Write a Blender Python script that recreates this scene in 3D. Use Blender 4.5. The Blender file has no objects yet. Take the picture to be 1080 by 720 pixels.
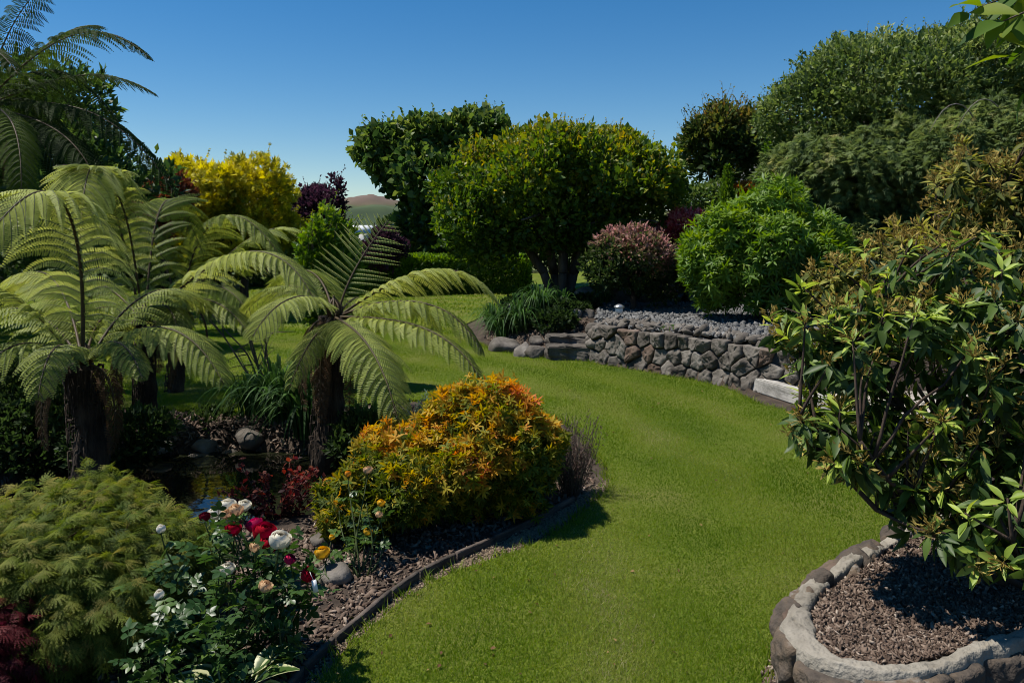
import bpy, bmesh, math, random
import numpy as np
from mathutils import Vector
from mathutils.geometry import delaunay_2d_cdt

# ---------------------------------------------------------------- camera, light, exposure
SC = bpy.context.scene
COL = SC.collection
F, CX, HY, CZ = 840.0, 540.0, 245.0, 1.7
cam_d = bpy.data.cameras.new('camera'); cam = bpy.data.objects.new('camera', cam_d); COL.objects.link(cam)
cam.location = (0, 0, CZ); cam.rotation_euler = (math.pi/2, 0, 0)
cam_d.sensor_width = 36; cam_d.lens = F/1080*36; cam_d.shift_y = -(360-HY)/1080
cam_d.clip_start = .05; cam_d.clip_end = 3000
SC.camera = cam
SUN = np.array([-.46, .03, .88]); SUN /= np.linalg.norm(SUN)
W = bpy.data.worlds.new('World'); SC.world = W; W.use_nodes = True
wn = W.node_tree; bg = wn.nodes['Background']
sky = wn.nodes.new('ShaderNodeTexSky'); sky.sky_type = 'NISHITA'; sky.sun_disc = False
sky.sun_elevation = math.asin(SUN[2]); sky.sun_rotation = math.atan2(SUN[0], SUN[1])
sky.air_density = 1.0; sky.dust_density = .0; sky.ozone_density = 3.0; sky.altitude = 300
skh = wn.nodes.new('ShaderNodeHueSaturation'); skh.inputs['Saturation'].default_value = 1.38
wn.links.new(sky.outputs[0], skh.inputs['Color']); wn.links.new(skh.outputs[0], bg.inputs[0]); bg.inputs[1].default_value = .077
sd = bpy.data.lights.new('sun', 'SUN'); so = bpy.data.objects.new('sun', sd); COL.objects.link(so)
sd.energy = 5.0; sd.angle = math.radians(.53); sd.color = (1, .95, .86)
so.rotation_euler = Vector(SUN).to_track_quat('Z', 'Y').to_euler()
SC.view_settings.view_transform = 'Standard'; SC.view_settings.look = 'None'
SC.view_settings.gamma = 1; SC.view_settings.exposure = .44
SC.cycles.use_denoising = True; SC.cycles.filter_width = 1.0; SC.view_layers[0].cycles.denoising_store_passes = False
SC.cycles.max_bounces = 6; SC.cycles.transparent_max_bounces = 4
SC.cycles.diffuse_bounces = 3; SC.cycles.glossy_bounces = 2; SC.cycles.transmission_bounces = 4

# ---------------------------------------------------------------- helpers
rng = np.random.default_rng(11)
UP = np.array([0, 0, 1.])
def P(px, py, d): return np.array([(px-CX)/F*d, d, CZ-(py-HY)/F*d])
def G(px, py, z=0.): return P(px, py, (CZ-z)*F/(py-HY))
def nz(v):
    v = np.asarray(v, float); return v/np.maximum(np.linalg.norm(v, axis=-1, keepdims=True), 1e-9)
def rnd(n, s=1.): return rng.normal(size=(n, 3))*s
def unit(n): return nz(rng.normal(size=(n, 3)))
_nd = {}
def noise(p, f=1., seed=0):
    if seed not in _nd:
        r = np.random.default_rng(seed+77)
        _nd[seed] = (nz(r.normal(size=(9, 3)))*r.uniform(.6, 2.3, (9, 1)), r.uniform(0, 6.28, 9), r.uniform(.5, 1, 9))
    k, ph, a = _nd[seed]
    p = np.atleast_2d(p)
    q = p*f + .6*np.sin((p*f)[:, [1, 2, 0]]*1.7+seed)
    return (np.sin(q*1. @ k.T*2+ph)*a).sum(1)/a.sum()*1.7
def smooth(a, b, x):
    t = np.clip((np.asarray(x, float)-a)/(b-a), 0, 1); return t*t*(3-2*t)
def bez(c, n):
    t = np.linspace(0, 1, n)[:, None]; c = np.asarray(c, float)
    return (1-t)**3*c[0]+3*(1-t)**2*t*c[1]+3*(1-t)*t*t*c[2]+t**3*c[3]

def tag(o, label=None, cat=None, group=None, kind=None):
    if label: o['label'] = label
    if cat: o['category'] = cat
    if group: o['group'] = group
    if kind: o['kind'] = kind
    return o
def thing(name, label, cat, loc, group=None):
    o = bpy.data.objects.new(name, None); COL.objects.link(o)
    o.location = [float(v) for v in loc]; o.empty_display_size = .1
    return tag(o, label, cat, group)

class Geo:
    def __init__(s): s.V = []; s.A = []; s.E = []; s.Fa = []; s.n = 0
    def add(s, V, faces, var=.5, edge=0., mi=0):
        V = np.asarray(V, float); n = len(V)
        s.V.append(V); s.A.append(np.broadcast_to(np.asarray(var, float), (n,)).copy())
        s.E.append(np.broadcast_to(np.asarray(edge, float), (n,)).copy())
        for f in faces:
            s.Fa.append((np.asarray(f, np.int32)+s.n, mi))
        s.n += n
    def inst(s, t, pos, R, sc, var=.5, mi=0):
        pos = np.asarray(pos, float); N = len(pos)
        if N == 0: return
        sc = np.broadcast_to(np.asarray(sc, float).reshape(-1, 1) if np.ndim(sc) < 2 else sc, (N, 3))
        v = t['v']; k = len(v)
        L = v[None]*sc[:, None, :]
        Wd = np.einsum('nij,nkj->nki', R, L)+pos[:, None, :]
        var = np.broadcast_to(np.asarray(var, float), (N,))
        off = (np.arange(N)*k)[:, None, None]
        fs = [(f[None]+off).reshape(-1, f.shape[1]) for f in t['f']]
        s.add(Wd.reshape(-1, 3), fs, np.repeat(var, k), np.tile(t['e'], N), mi)
    def build(s, name, mats, parent=None, sm=False):
        V = np.concatenate(s.V); me = bpy.data.meshes.new(name)
        if parent is not None: V = V-np.array(parent_world(parent))
        me.vertices.add(len(V)); me.vertices.foreach_set('co', V.astype(np.float32).ravel())
        li = np.concatenate([f.ravel() for f, _ in s.Fa]); sz = np.concatenate([np.full(len(f), f.shape[1]) for f, _ in s.Fa])
        st = np.concatenate([[0], np.cumsum(sz)[:-1]])
        me.loops.add(len(li)); me.loops.foreach_set('vertex_index', li.astype(np.int32))
        me.polygons.add(len(sz)); me.polygons.foreach_set('loop_start', st.astype(np.int32))
        me.polygons.foreach_set('material_index', np.concatenate([np.full(len(f), m) for f, m in s.Fa]).astype(np.int32))
        if sm: me.polygons.foreach_set('use_smooth', np.ones(len(sz), bool))
        for nm, arr in (('var', s.A), ('edge', s.E)):
            a = me.attributes.new(nm, 'FLOAT', 'POINT'); a.data.foreach_set('value', np.concatenate(arr).astype(np.float32))
        me.update(calc_edges=True); me.validate()
        for m in (mats if isinstance(mats, (list, tuple)) else [mats]): me.materials.append(m)
        o = bpy.data.objects.new(name, me); COL.objects.link(o)
        if parent is not None: o.parent = parent
        return o
def parent_world(p):
    v = Vector((0, 0, 0))
    while p is not None: v = v+p.location; p = p.parent
    return v

def frames(d, up):
    y = nz(d); z = up-(up*y).sum(1, keepdims=True)*y; z = nz(z+1e-6); x = nz(np.cross(y, z))
    return np.stack([x, y, np.cross(x, y)], axis=2)
def tube(g, pts, rad, seg=8, var=.5, mi=0, cap=True, rough=0.):
    pts = np.asarray(pts, float); n = len(pts); rad = np.broadcast_to(np.asarray(rad, float), (n,))
    T = nz(np.gradient(pts, axis=0)); ref = np.array([1., .13, .07]) if abs(T[0][0]) < .8 else np.array([.1, 1., .1])
    a = nz(np.cross(T, ref)); b = np.cross(T, a)
    th = np.linspace(0, 2*math.pi, seg, endpoint=False)
    V = pts[:, None]+(a[:, None]*np.cos(th)[None, :, None]+b[:, None]*np.sin(th)[None, :, None])*rad[:, None, None]
    V = V.reshape(-1, 3)
    if rough:
        V = V+nz(V-np.repeat(pts, seg, 0))*(np.repeat(rad, seg)*rough*noise(V, 9/max(rad.max(), .05)*.12, 5))[:, None]
    i = np.arange(n-1)[:, None]*seg; j = np.arange(seg)[None]; j2 = (j+1) % seg
    q = np.stack([i+j, i+j2, i+seg+j2, i+seg+j], -1).reshape(-1, 4)
    fs = [q]
    if cap:
        V = np.vstack([V, pts[-1:], pts[:1]]); e = n*seg
        fs.append(np.array([[(n-1)*seg+k, (n-1)*seg+(k+1) % seg, e] for k in range(seg)]+[[(k+1) % seg, k, e+1] for k in range(seg)]))
    g.add(V, fs, var, 0, mi)
def limb(g, p0, p1, r0, r1, wob=.06, n=9, seg=7, bow=None, mi=0, rough=.12):
    p0 = np.asarray(p0, float); p1 = np.asarray(p1, float); t = np.linspace(0, 1, n)[:, None]
    L = np.linalg.norm(p1-p0)
    pts = p0+(p1-p0)*t
    if bow is not None: pts = pts+np.sin(t*math.pi)*np.asarray(bow)
    pts = pts+np.sin(t*math.pi)*noise(pts*3+rng.uniform(0, 50), 1)[:, None]*unit(1)*wob*L
    tube(g, pts, r0+(r1-r0)*t[:, 0], seg, mi=mi, rough=rough)
    return pts

# leaf templates: x width, y length, z normal
def T(v, f, e=None):
    v = np.array(v, float); return dict(v=v, f=[np.array(q, np.int32) for q in f], e=np.zeros(len(v)) if e is None else np.array(e, float))
def t_diamond(w=.3, fold=.1, m=.45): return T([(0, 0, 0), (w, m, fold), (0, 1, -.05), (-w, m, fold)], [[(0, 1, 2), (0, 2, 3)]], [0, 1, 0, 1])
def t_leaf(w=.25, rows=5, fold=.08, curl=-.15, peak=.45, wave=0.):
    v = []; e = []; f = []
    ts = np.linspace(0, 1, rows+1)
    for i, t in enumerate(ts):
        a = (t/peak)**.8 if t < peak else 1-((t-peak)/(1-peak))**1.7
        ww = w*max(a, .04); z = curl*t*t
        for sx in (-1, 0, 1):
            v.append((sx*ww, t, z+abs(sx)*(fold*a+wave*math.sin(9*t+sx)))); e.append(abs(sx))
    for i in range(rows):
        b = i*3
        f += [(b, b+1, b+4, b+3), (b+1, b+2, b+5, b+4)]
    return T(v, [f], e)
def t_join(parts):
    V = []; fs = {}; E = []; n = 0
    for t in parts:
        V.append(t['v']); E.append(t['e'])
        for f in t['f']: fs.setdefault(f.shape[1], []).append(f+n)
        n += len(t['v'])
    return dict(v=np.vstack(V), f=[np.vstack(x) for x in fs.values()], e=np.concatenate(E))
def t_xf(t, ang=0., sc=1., off=(0, 0, 0), pitch=0.):
    v = t['v']*sc; c, s = math.cos(pitch), math.sin(pitch)
    v = np.stack([v[:, 0], v[:, 1]*c-v[:, 2]*s, v[:, 1]*s+v[:, 2]*c], 1)
    c, s = math.cos(ang), math.sin(ang)
    v = np.stack([v[:, 0]*c+v[:, 1]*s, -v[:, 0]*s+v[:, 1]*c, v[:, 2]], 1)+np.array(off)
    return dict(v=v, f=t['f'], e=t['e'])
def t_lobed(n=5, spread=2.4, w=.16, drop=-.15):
    return t_join([t_xf(t_diamond(w, .03, .5), a, 1-.35*abs(a)/max(spread/2, .1), pitch=drop) for a in np.linspace(-spread/2, spread/2, n)])
def t_lace():
    ps = []
    for a in np.linspace(-1.05, 1.05, 7):
        L = 1-.3*abs(a)/1.35
        ps.append(t_xf(t_diamond(.024, .0, .4), a, L, pitch=-.35-.2*abs(a)))
        for u in (.25, .4, .55, .7):
            for sg in (-1, 1):
                c, s = math.cos(a), math.sin(a)
                pt = np.array([s*u*L, c*u*L, -(.36+.2*abs(a))*u*L])
                ps.append(t_xf(t_diamond(.10, 0, .4), a+sg*.4, .24*L*(1.1-u*.6), off=pt, pitch=-.35))
    return t_join(ps)
_ico = {}
def ico(sub):
    if sub not in _ico:
        bm = bmesh.new(); bmesh.ops.create_icosphere(bm, subdivisions=sub, radius=1)
        _ico[sub] = (np.array([v.co[:] for v in bm.verts]), np.array([[v.index for v in f.verts] for f in bm.faces], np.int32)); bm.free()
    return _ico[sub]
def t_rock(seed, sub=2, planes=11, amp=.06, rough=.02):
    r = np.random.default_rng(seed); v, f = ico(sub)
    n = nz(r.normal(size=(planes, 3))); c = r.uniform(.55, .95, planes)
    d = v @ n.T; rad = np.where(d > .15, c/np.maximum(d, .15), 9).min(1); rad = np.minimum(rad, 1.15)
    rad = rad*(1+amp*noise(v, 1.3, seed)+rough*noise(v, 6, seed+1))
    return dict(v=v*rad[:, None], f=[f], e=np.zeros(len(v)))
def t_chip(seed):
    r = np.random.default_rng(seed); v = np.array([(x, y, z) for z in (-1, 1) for y in (-1, 1) for x in (-1, 1)], float)*[.55, 1.1, .8]
    v = v*r.uniform(.5, 1.15, v.shape)+r.normal(size=v.shape)*.12
    return T(v, [[(0, 2, 3, 1), (4, 5, 7, 6), (0, 1, 5, 4), (2, 6, 7, 3), (0, 4, 6, 2), (1, 3, 7, 5)]])
CHIPS = [t_chip(k) for k in range(8)]
def rot_rand(n, flat=.3):
    up = nz(np.array([0, 0, 1.])+rnd(n, flat)); d = rnd(n); return frames(d, up)

# ---------------------------------------------------------------- materials
def newmat(name):
    m = bpy.data.materials.new(name); m.use_nodes = True; nt = m.node_tree
    return m, nt, nt.nodes['Principled BSDF'], nt.nodes['Material Output']
def ramp(nt, src, cols, stops=None):
    r = nt.nodes.new('ShaderNodeValToRGB'); e = r.color_ramp.elements
    stops = stops or list(np.linspace(0, 1, len(cols)))
    while len(e) < len(cols): e.new(.5)
    for i, (c, s) in enumerate(zip(cols, stops)): e[i].position = s; e[i].color = (*c, 1)
    nt.links.new(src, r.inputs[0]); return r
def attr(nt, n):
    a = nt.nodes.new('ShaderNodeAttribute'); a.attribute_name = n; return a.outputs['Fac']
def leafmat(name, cols, rough=.5, trans=.38, spec=.35, tcol=None, edge=None, tboost=1.7, stops=None):
    m, nt, b, out = newmat(name); L = nt.links
    r = ramp(nt, attr(nt, 'var'), cols, stops); c = r.outputs[0]
    if edge is not None:
        mx = nt.nodes.new('ShaderNodeMix'); mx.data_type = 'RGBA'; 
        mr = nt.nodes.new('ShaderNodeMapRange'); mr.inputs[1].default_value = edge[1]; mr.inputs[2].default_value = edge[2]
        L.new(attr(nt, 'edge'), mr.inputs[0]); L.new(mr.outputs[0], mx.inputs[0]); L.new(c, mx.inputs[6]); mx.inputs[7].default_value = (*edge[0], 1)
        c = mx.outputs[2]
    L.new(c, b.inputs['Base Color']); b.inputs['Roughness'].default_value = rough; b.inputs['Specular IOR Level'].default_value = spec*.7
    tr = nt.nodes.new('ShaderNodeBsdfTranslucent'); hs = nt.nodes.new('ShaderNodeHueSaturation')
    hs.inputs['Hue'].default_value = .488; hs.inputs['Saturation'].default_value = 1.1; hs.inputs['Value'].default_value = tboost
    L.new(c, hs.inputs['Color']); L.new(hs.outputs[0], tr.inputs[0])
    ms = nt.nodes.new('ShaderNodeMixShader'); ms.inputs[0].default_value = trans
    L.new(b.outputs[0], ms.inputs[1]); L.new(tr.outputs[0], ms.inputs[2]); L.new(ms.outputs[0], out.inputs[0])
    return m
def solid(name, cols, scale=6., rough=.85, bump=.3, bscale=None, detail=6, spec=.3, stretch=None, use_var=0., bd=.02):
    m, nt, b, out = newmat(name); L = nt.links
    tc = nt.nodes.new('ShaderNodeTexCoord'); src = tc.outputs['Object']
    if stretch:
        mp = nt.nodes.new('ShaderNodeMapping'); mp.inputs['Scale'].default_value = stretch; L.new(src, mp.inputs[0]); src = mp.outputs[0]
    n = nt.nodes.new('ShaderNodeTexNoise'); n.inputs['Scale'].default_value = scale; n.inputs['Detail'].default_value = detail; n.inputs['Roughness'].default_value = .65
    L.new(src, n.inputs['Vector'])
    mr = nt.nodes.new('ShaderNodeMapRange'); mr.inputs[1].default_value = .3; mr.inputs[2].default_value = .7; L.new(n.outputs[0], mr.inputs[0])
    f = mr.outputs[0]
    if use_var:
        mx = nt.nodes.new('ShaderNodeMix'); mx.inputs[0].default_value = use_var; L.new(f, mx.inputs[2]); L.new(attr(nt, 'var'), mx.inputs[3]); f = mx.outputs[0]
    r = ramp(nt, f, cols); L.new(r.outputs[0], b.inputs['Base Color'])
    b.inputs['Roughness'].default_value = rough; b.inputs['Specular IOR Level'].default_value = spec
    if bump:
        n2 = nt.nodes.new('ShaderNodeTexNoise'); n2.inputs['Scale'].default_value = bscale or scale*3; n2.inputs['Detail'].default_value = 8; L.new(src, n2.inputs['Vector'])
        bp = nt.nodes.new('ShaderNodeBump'); bp.inputs['Strength'].default_value = bump; bp.inputs['Distance'].default_value = bd
        L.new(n2.outputs[0], bp.inputs['Height']); L.new(bp.outputs[0], b.inputs['Normal'])
    return m
M = dict(
 dust=solid('dust', [(.10, .07, .043), (.2, .15, .10), (.31, .25, .18)], 12, .95, .3, use_var=.6),
 soil=solid('soil', [(.016, .011, .008), (.045, .032, .023), (.08, .058, .043)], 5, .95, .8, 40),
 bark=solid('bark', [(.03, .022, .016), (.09, .07, .055), (.15, .125, .1)], 8, .9, .7, 30, stretch=(1, 1, .25)),
 dark_bark=solid('dark_bark', [(.015, .01, .008), (.045, .03, .022), (.08, .055, .04)], 10, .95, .9, 40, stretch=(1, 1, .15)),
 twig=solid('twig', [(.05, .04, .03), (.12, .1, .08)], 20, .8, .2),
 pale_twig=solid('pale_twig', [(.12, .105, .085), (.24, .21, .18)], 20, .8, .2),
 stem=solid('stem', [(.03, .05, .015), (.06, .08, .02)], 20, .6, .1),
 red_stem=solid('red_stem', [(.06, .02, .015), (.1, .04, .02)], 20, .6, .1),
 rachis=solid('rachis', [(.03, .018, .008), (.075, .05, .02)], 20, .6, .2),
 chips=solid('chips', [(.022, .014, .01), (.08, .052, .037), (.18, .13, .098), (.46, .39, .32)], 14, .9, .3, use_var=.75),
 kerb=solid('kerb', [(.17, .16, .14), (.36, .34, .31), (.48, .46, .42)], 4, .9, .4, 30),
 slate=solid('slate', [(.035, .036, .036), (.085, .086, .086), (.15, .148, .145), (.26, .255, .245)], 9, .75, .3, use_var=.7),
 stone=solid('stone', [(.025, .021, .017), (.085, .073, .061), (.15, .133, .115), (.28, .26, .23)], 4, .9, .8, 18, use_var=.35),
 stone_red=solid('rusty_stone', [(.04, .026, .019), (.10, .068, .05), (.17, .13, .105)], 4, .9, .8, 18, use_var=.3),
 mortar=solid('mortar', [(.035, .03, .026), (.075, .066, .058)], 8, .95, .7, 30),
 concrete=solid('concrete', [(.045, .038, .03), (.19, .17, .138), (.26, .235, .195), (.32, .295, .25)], 5, .95, .9, 40, use_var=.2),
 timber=solid('timber', [(.03, .024, .02), (.07, .055, .045), (.12, .095, .08)], 5, .9, .6, 25, stretch=(1, 1, 6)),
 path=solid('path', [(.28, .25, .21), (.4, .36, .31)], 3, .9, .4, 30),
)
# ---------------------------------------------------------------- terrain
PC = np.array([-2.3, 5.7])
def pond_d(x, y):      # <1 inside the pond
    dx, dy = x-PC[0], y-PC[1]
    a = np.arctan2(dy, dx)
    r = 1+.10*np.sin(2*a+.7)+.07*np.sin(3*a+2)
    return np.sqrt((dx/1.35)**2+(dy/1.28)**2)/r
WALLC = np.array([G(627, 383)[:2], G(650, 387)[:2], G(700, 395)[:2], G(760, 406)[:2], G(800, 414)[:2], G(840, 420)[:2], G(905, 425)[:2]])
def wall_y(x): return np.interp(x, WALLC[:, 0], WALLC[:, 1])
BEDL = np.array([(-.75, 13.2), (-.45, 12.2), (-.1, 11.35), (.45, 10.75), (1.07, 10.5)])
def hz(x, y):
    x = np.asarray(x, float); y = np.asarray(y, float)
    h = np.zeros(np.broadcast(x, y).shape)
    h = h-.55*(1-smooth(.82, 1.12, pond_d(x, y)))
    # terrace behind the stone wall
    inb = smooth(1.02, 1.3, x)*smooth(.0, .22, y-(wall_y(x)+.05))*(1-smooth(4.3, 5.2, x)*(1-smooth(9, 11, y)))
    t1 = .5*inb*(1-smooth(16, 19, y)*(1-smooth(2.5, 4.5, x)))
    # bed round the tree
    fy = np.interp(x, BEDL[:, 0], BEDL[:, 1])
    t2 = .45*smooth(0, 1.5, y-fy)*smooth(-.9, .3, x)*(1-smooth(15, 18, y)*(1-smooth(2.5, 4.5, x)))*(1-smooth(4, 6, x))*(y > 10)
    h = h+np.maximum(t1, t2)
    h = h+smooth(12.5, 27, y)*smooth(1.5, 8.5, x)*2.1
    h = h+smooth(5, 14, x)*smooth(3, 12, y)*.8
    h = h+.02*np.sin(x*1.3+y*.7)*smooth(8, 20, y)
    far = smooth(60, 400, np.hypot(x, y))
    h = h+far*4*np.sin(x*.006+1)*np.sin(y*.004)
    return h
def axis(lo, hi, fine, step, far):
    a = list(np.arange(lo, hi+1e-6, fine)); s = step; v = hi
    while v < far: v += s; s *= 1.22; a.append(v)
    s = step; v = lo; pre = []
    while v > -far: v -= s; s *= 1.22; pre.append(v)
    return np.array(pre[::-1]+a)
gx = axis(-6, 7, .1, .15, 900); gy = axis(1.5, 17, .1, .15, 900)
XX, YY = np.meshgrid(gx, gy); ZZ = hz(XX, YY)
g = Geo(); ny, nx = XX.shape
i = np.arange(ny-1)[:, None]*nx; j = np.arange(nx-1)[None]
g.add(np.stack([XX, YY, ZZ], -1).reshape(-1, 3), [np.stack([i+j, i+j+1, i+nx+j+1, i+nx+j], -1).reshape(-1, 4)])
def groundmat():     # bare soil near the garden beds, rough pasture beyond them
    m = M['soil'].copy(); m.name = 'ground'; nt = m.node_tree; b = nt.nodes['Principled BSDF']; L = nt.links
    src = b.inputs['Base Color'].links[0].from_socket; tc = nt.nodes.new('ShaderNodeTexCoord'); ln = nt.nodes.new('ShaderNodeVectorMath'); ln.operation = 'LENGTH'
    L.new(tc.outputs['Object'], ln.inputs[0]); mr = nt.nodes.new('ShaderNodeMapRange'); mr.inputs[1].default_value = 14; mr.inputs[2].default_value = 19; L.new(ln.outputs['Value'], mr.inputs[0])
    n = nt.nodes.new('ShaderNodeTexNoise'); n.inputs['Scale'].default_value = .5; n.inputs['Detail'].default_value = 8; L.new(tc.outputs['Object'], n.inputs[0])
    r = ramp(nt, n.outputs[0], [(.03, .05, .012), (.07, .09, .02), (.11, .11, .04)], [.3, .5, .7])
    mx = nt.nodes.new('ShaderNodeMix'); mx.data_type = 'RGBA'; L.new(mr.outputs[0], mx.inputs[0]); L.new(src, mx.inputs[6]); L.new(r.outputs[0], mx.inputs[7]); L.new(mx.outputs[2], b.inputs['Base Color']); return m
tag(g.build('ground', groundmat(), sm=True), kind='structure')

# lawn: one sheet with a cut outline
def lawnmat():
    m, nt, b, out = newmat('lawn'); L = nt.links
    tc = nt.nodes.new('ShaderNodeTexCoord')
    def nz_(sc, det=5, src=tc.outputs['Object']):
        n = nt.nodes.new('ShaderNodeTexNoise'); n.inputs['Scale'].default_value = sc; n.inputs['Detail'].default_value = det; L.new(src, n.inputs[0]); return n.outputs[0]
    a = ramp(nt, nz_(1.1), [(.085, .125, .012), (.12, .16, .018), (.17, .175, .045)], [.3, .5, .75])
    c = ramp(nt, nz_(60, 3), [(.35, .4, .3), (1, 1, 1), (1.25, 1.15, 1.0)], [.3, .5, .75])
    mx = nt.nodes.new('ShaderNodeMix'); mx.data_type = 'RGBA'; mx.blend_type = 'MULTIPLY'; mx.inputs[0].default_value = .8
    L.new(a.outputs[0], mx.inputs[6]); L.new(c.outputs[0], mx.inputs[7]); L.new(mx.outputs[2], b.inputs['Base Color'])
    b.inputs['Roughness'].default_value = .8; b.inputs['Specular IOR Level'].default_value = .1
    bp = nt.nodes.new('ShaderNodeBump'); bp.inputs['Strength'].default_value = 1; bp.inputs['Distance'].default_value = .03
    L.new(nz_(90, 6), bp.inputs['Height']); L.new(bp.outputs[0], b.inputs['Normal'])
    return m
M['lawn'] = lawnmat()
def g2(*pts): return [tuple(G(a, b)[:2]) for a, b in pts]
SOUTH = [(-.75, 2.2), (-.75, 2.75)]
LEFTEDGE = g2((352, 705), (385, 668), (420, 640), (470, 610), (520, 592), (570, 575), (612, 547), (640, 520), (645, 503), (632, 483), (612, 458), (585, 440), (545, 428), (500, 424), (450, 422), (400, 426), (330, 432), (255, 436), (190, 434), (100, 430), (-60, 428), (-400, 425))
RIGHTEDGE = [(.8, 2.2), (.88, 2.6), (.93, 3.0), (1.03, 3.2), (1.17, 3.42), (1.33, 3.58), (1.6, 3.8), (1.85, 4.03), (2.2, 4.4), (2.6, 4.9), (3.0, 5.6), (3.0, 6.6), (2.85, 7.4)]+g2((835, 437), (800, 428), (775, 415))
WFOOT = [(float(a)-.05, float(b)-.10) for a, b in WALLC[:4][::-1]]
OUT = SOUTH+LEFTEDGE+[(-13, 9), (-14, 20), (-10, 31), (0, 33), (7, 33), (7.5, 27), (4.5, 22), (2.8, 17.6), (1.5, 16.6), (-.3, 16.0), (-.95, 14.4), (-.85, 13.2), (-.55, 12.1), (-.18, 11.2), (.4, 10.6), (.98, 10.35)]+WFOOT[::-1][:1]+WFOOT[::-1][1:]+RIGHTEDGE[::-1]
def dens(poly, step=.12, amp=.0):
    o = []
    for a, b in zip(poly, poly[1:]+poly[:1]):
        a = np.array(a); b = np.array(b); n = max(1, int(np.linalg.norm(b-a)/step)) if max(a[1], b[1]) < 18 else 3
        for k in range(n): o.append(a+(b-a)*k/n)
    o = np.array(o)
    if amp:
        q = np.c_[o, np.zeros(len(o))]; o = o+amp*np.stack([noise(q, 4, 1)+noise(q, 11, 4)*.6, noise(q, 4, 2)+noise(q, 11, 5)*.6], 1)
    return o
def chaik(p, it=2):
    p = np.array(p, float)
    for _ in range(it):
        q = np.roll(p, -1, 0); p = np.stack([.75*p+.25*q, .25*p+.75*q], 1).reshape(-1, 2)
    return [tuple(x) for x in p]
def inpoly(pts, poly):
    x, y = pts[:, 0], pts[:, 1]; ins = np.zeros(len(pts), bool); n = len(poly)
    for k in range(n):
        x1, y1 = poly[k]; x2, y2 = poly[(k+1) % n]
        c = ((y1 > y) != (y2 > y)) & (x < (x2-x1)*(y-y1)/((y2-y1) if y2 != y1 else 1e-9)+x1); ins ^= c
    return ins
LAWN = dens(chaik(OUT, 1), .1, .018)
def sheet(name, outline, mat, step, zf, kind='structure', far=None):
    outline = np.array(outline); lo = outline.min(0); hi = outline.max(0)
    xs = np.arange(lo[0], hi[0], step); ys = []; v = lo[1]
    while v < hi[1]: ys.append(v); v += step*(1 if v < 14 else 4)
    q = np.stack(np.meshgrid(xs, ys), -1).reshape(-1, 2); q = q+rng.uniform(-.2, .2, q.shape)*step
    q = q[inpoly(q, outline)]
    n = len(outline); pts = [Vector(p) for p in outline]+[Vector(p) for p in q]
    vv, ee, ff, *_ = delaunay_2d_cdt(pts, [(k, (k+1) % n) for k in range(n)], [list(range(n))], 1, 1e-5)
    v = np.array([p[:] for p in vv]); z = zf(v[:, 0], v[:, 1])
    g = Geo(); g.add(np.c_[v, z], [np.array(ff, np.int32)])
    return tag(g.build(name, mat, sm=True), kind=kind)
sheet('lawn', LAWN, M['lawn'], .22, lambda x, y: hz(x, y)+.018)

# grass blades over the near lawn
def lawn_samples(n, y0, y1, pw=1.):
    o = []
    while sum(map(len, o)) < n:
        y = y0+(y1-y0)*rng.random(n)**pw; x = rng.uniform(-1, 1, n)*(y*.66+.2)
        q = np.stack([x, y], 1); o.append(q[inpoly(q, LAWN)])
    return np.vstack(o)[:n]
M['grass'] = leafmat('grass', [(.055, .115, .006), (.115, .19, .012), (.205, .235, .045), (.32, .30, .15)], .6, .45, .2, stops=[0, .4, .8, 1])
g = Geo()
def blades(n, y0, y1, h, w, pw=1., dens_=1):
    q = lawn_samples(n, y0, y1, pw); z = hz(q[:, 0], q[:, 1])+.014
    b = np.c_[q, z]; N = len(b)
    hh = h*rng.uniform(.5, 1.25, N)*(1+.25*noise(b, 1.2, 3)); lean = rnd(N, .45); lean[:, 2] = 0
    tip = b+(UP+lean)*hh[:, None]; side = nz(np.c_[rng.normal(size=(N, 2)), np.zeros(N)])*(w*(.5+b[:, 1]*.14))[:, None]
    V = np.stack([b-side, b+side, tip], 1).reshape(-1, 3)
    r = np.hypot(b[:, 0]+6.5, b[:, 1]-4.5)        # mowing rounds
    va = .44+.2*noise(b, .8, 8)+.24*np.sin(r*6.5+.5*noise(b, .6, 14))+.16*noise(b, 3.5, 9)-.25*(noise(b, 2.2, 19) > 1.0)+rng.normal(size=N)*.15
    g.add(V, [np.arange(N*3).reshape(-1, 3)], np.repeat(np.clip(va, 0, 1), 3))
blades(480000, 2.3, 14, .017, .0026, 1.5); blades(30000, 13, 24, .04, .006)
# longer tufts along the edges
ed = np.array([p for p in LAWN if p[1] < 13]); ed = ed[rng.integers(0, len(ed), 16000)]+rng.normal(size=(16000, 2))*.03
N = len(ed); b = np.c_[ed, hz(ed[:, 0], ed[:, 1])]; hh = rng.uniform(.02, .065, N)
ln = rnd(N, .6); ln[:, 2] = 0; sd_ = nz(np.c_[rng.normal(size=(N, 2)), np.zeros(N)])*.004
g.add(np.stack([b-sd_, b+sd_, b+(UP+ln)*hh[:, None]], 1).reshape(-1, 3), [np.arange(N*3).reshape(-1, 3)], np.repeat(rng.uniform(0, .8, N), 3))
tag(g.build('grass', M['grass']), 'short mown green grass blades covering the curving lawn', 'grass', kind='stuff')

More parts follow.
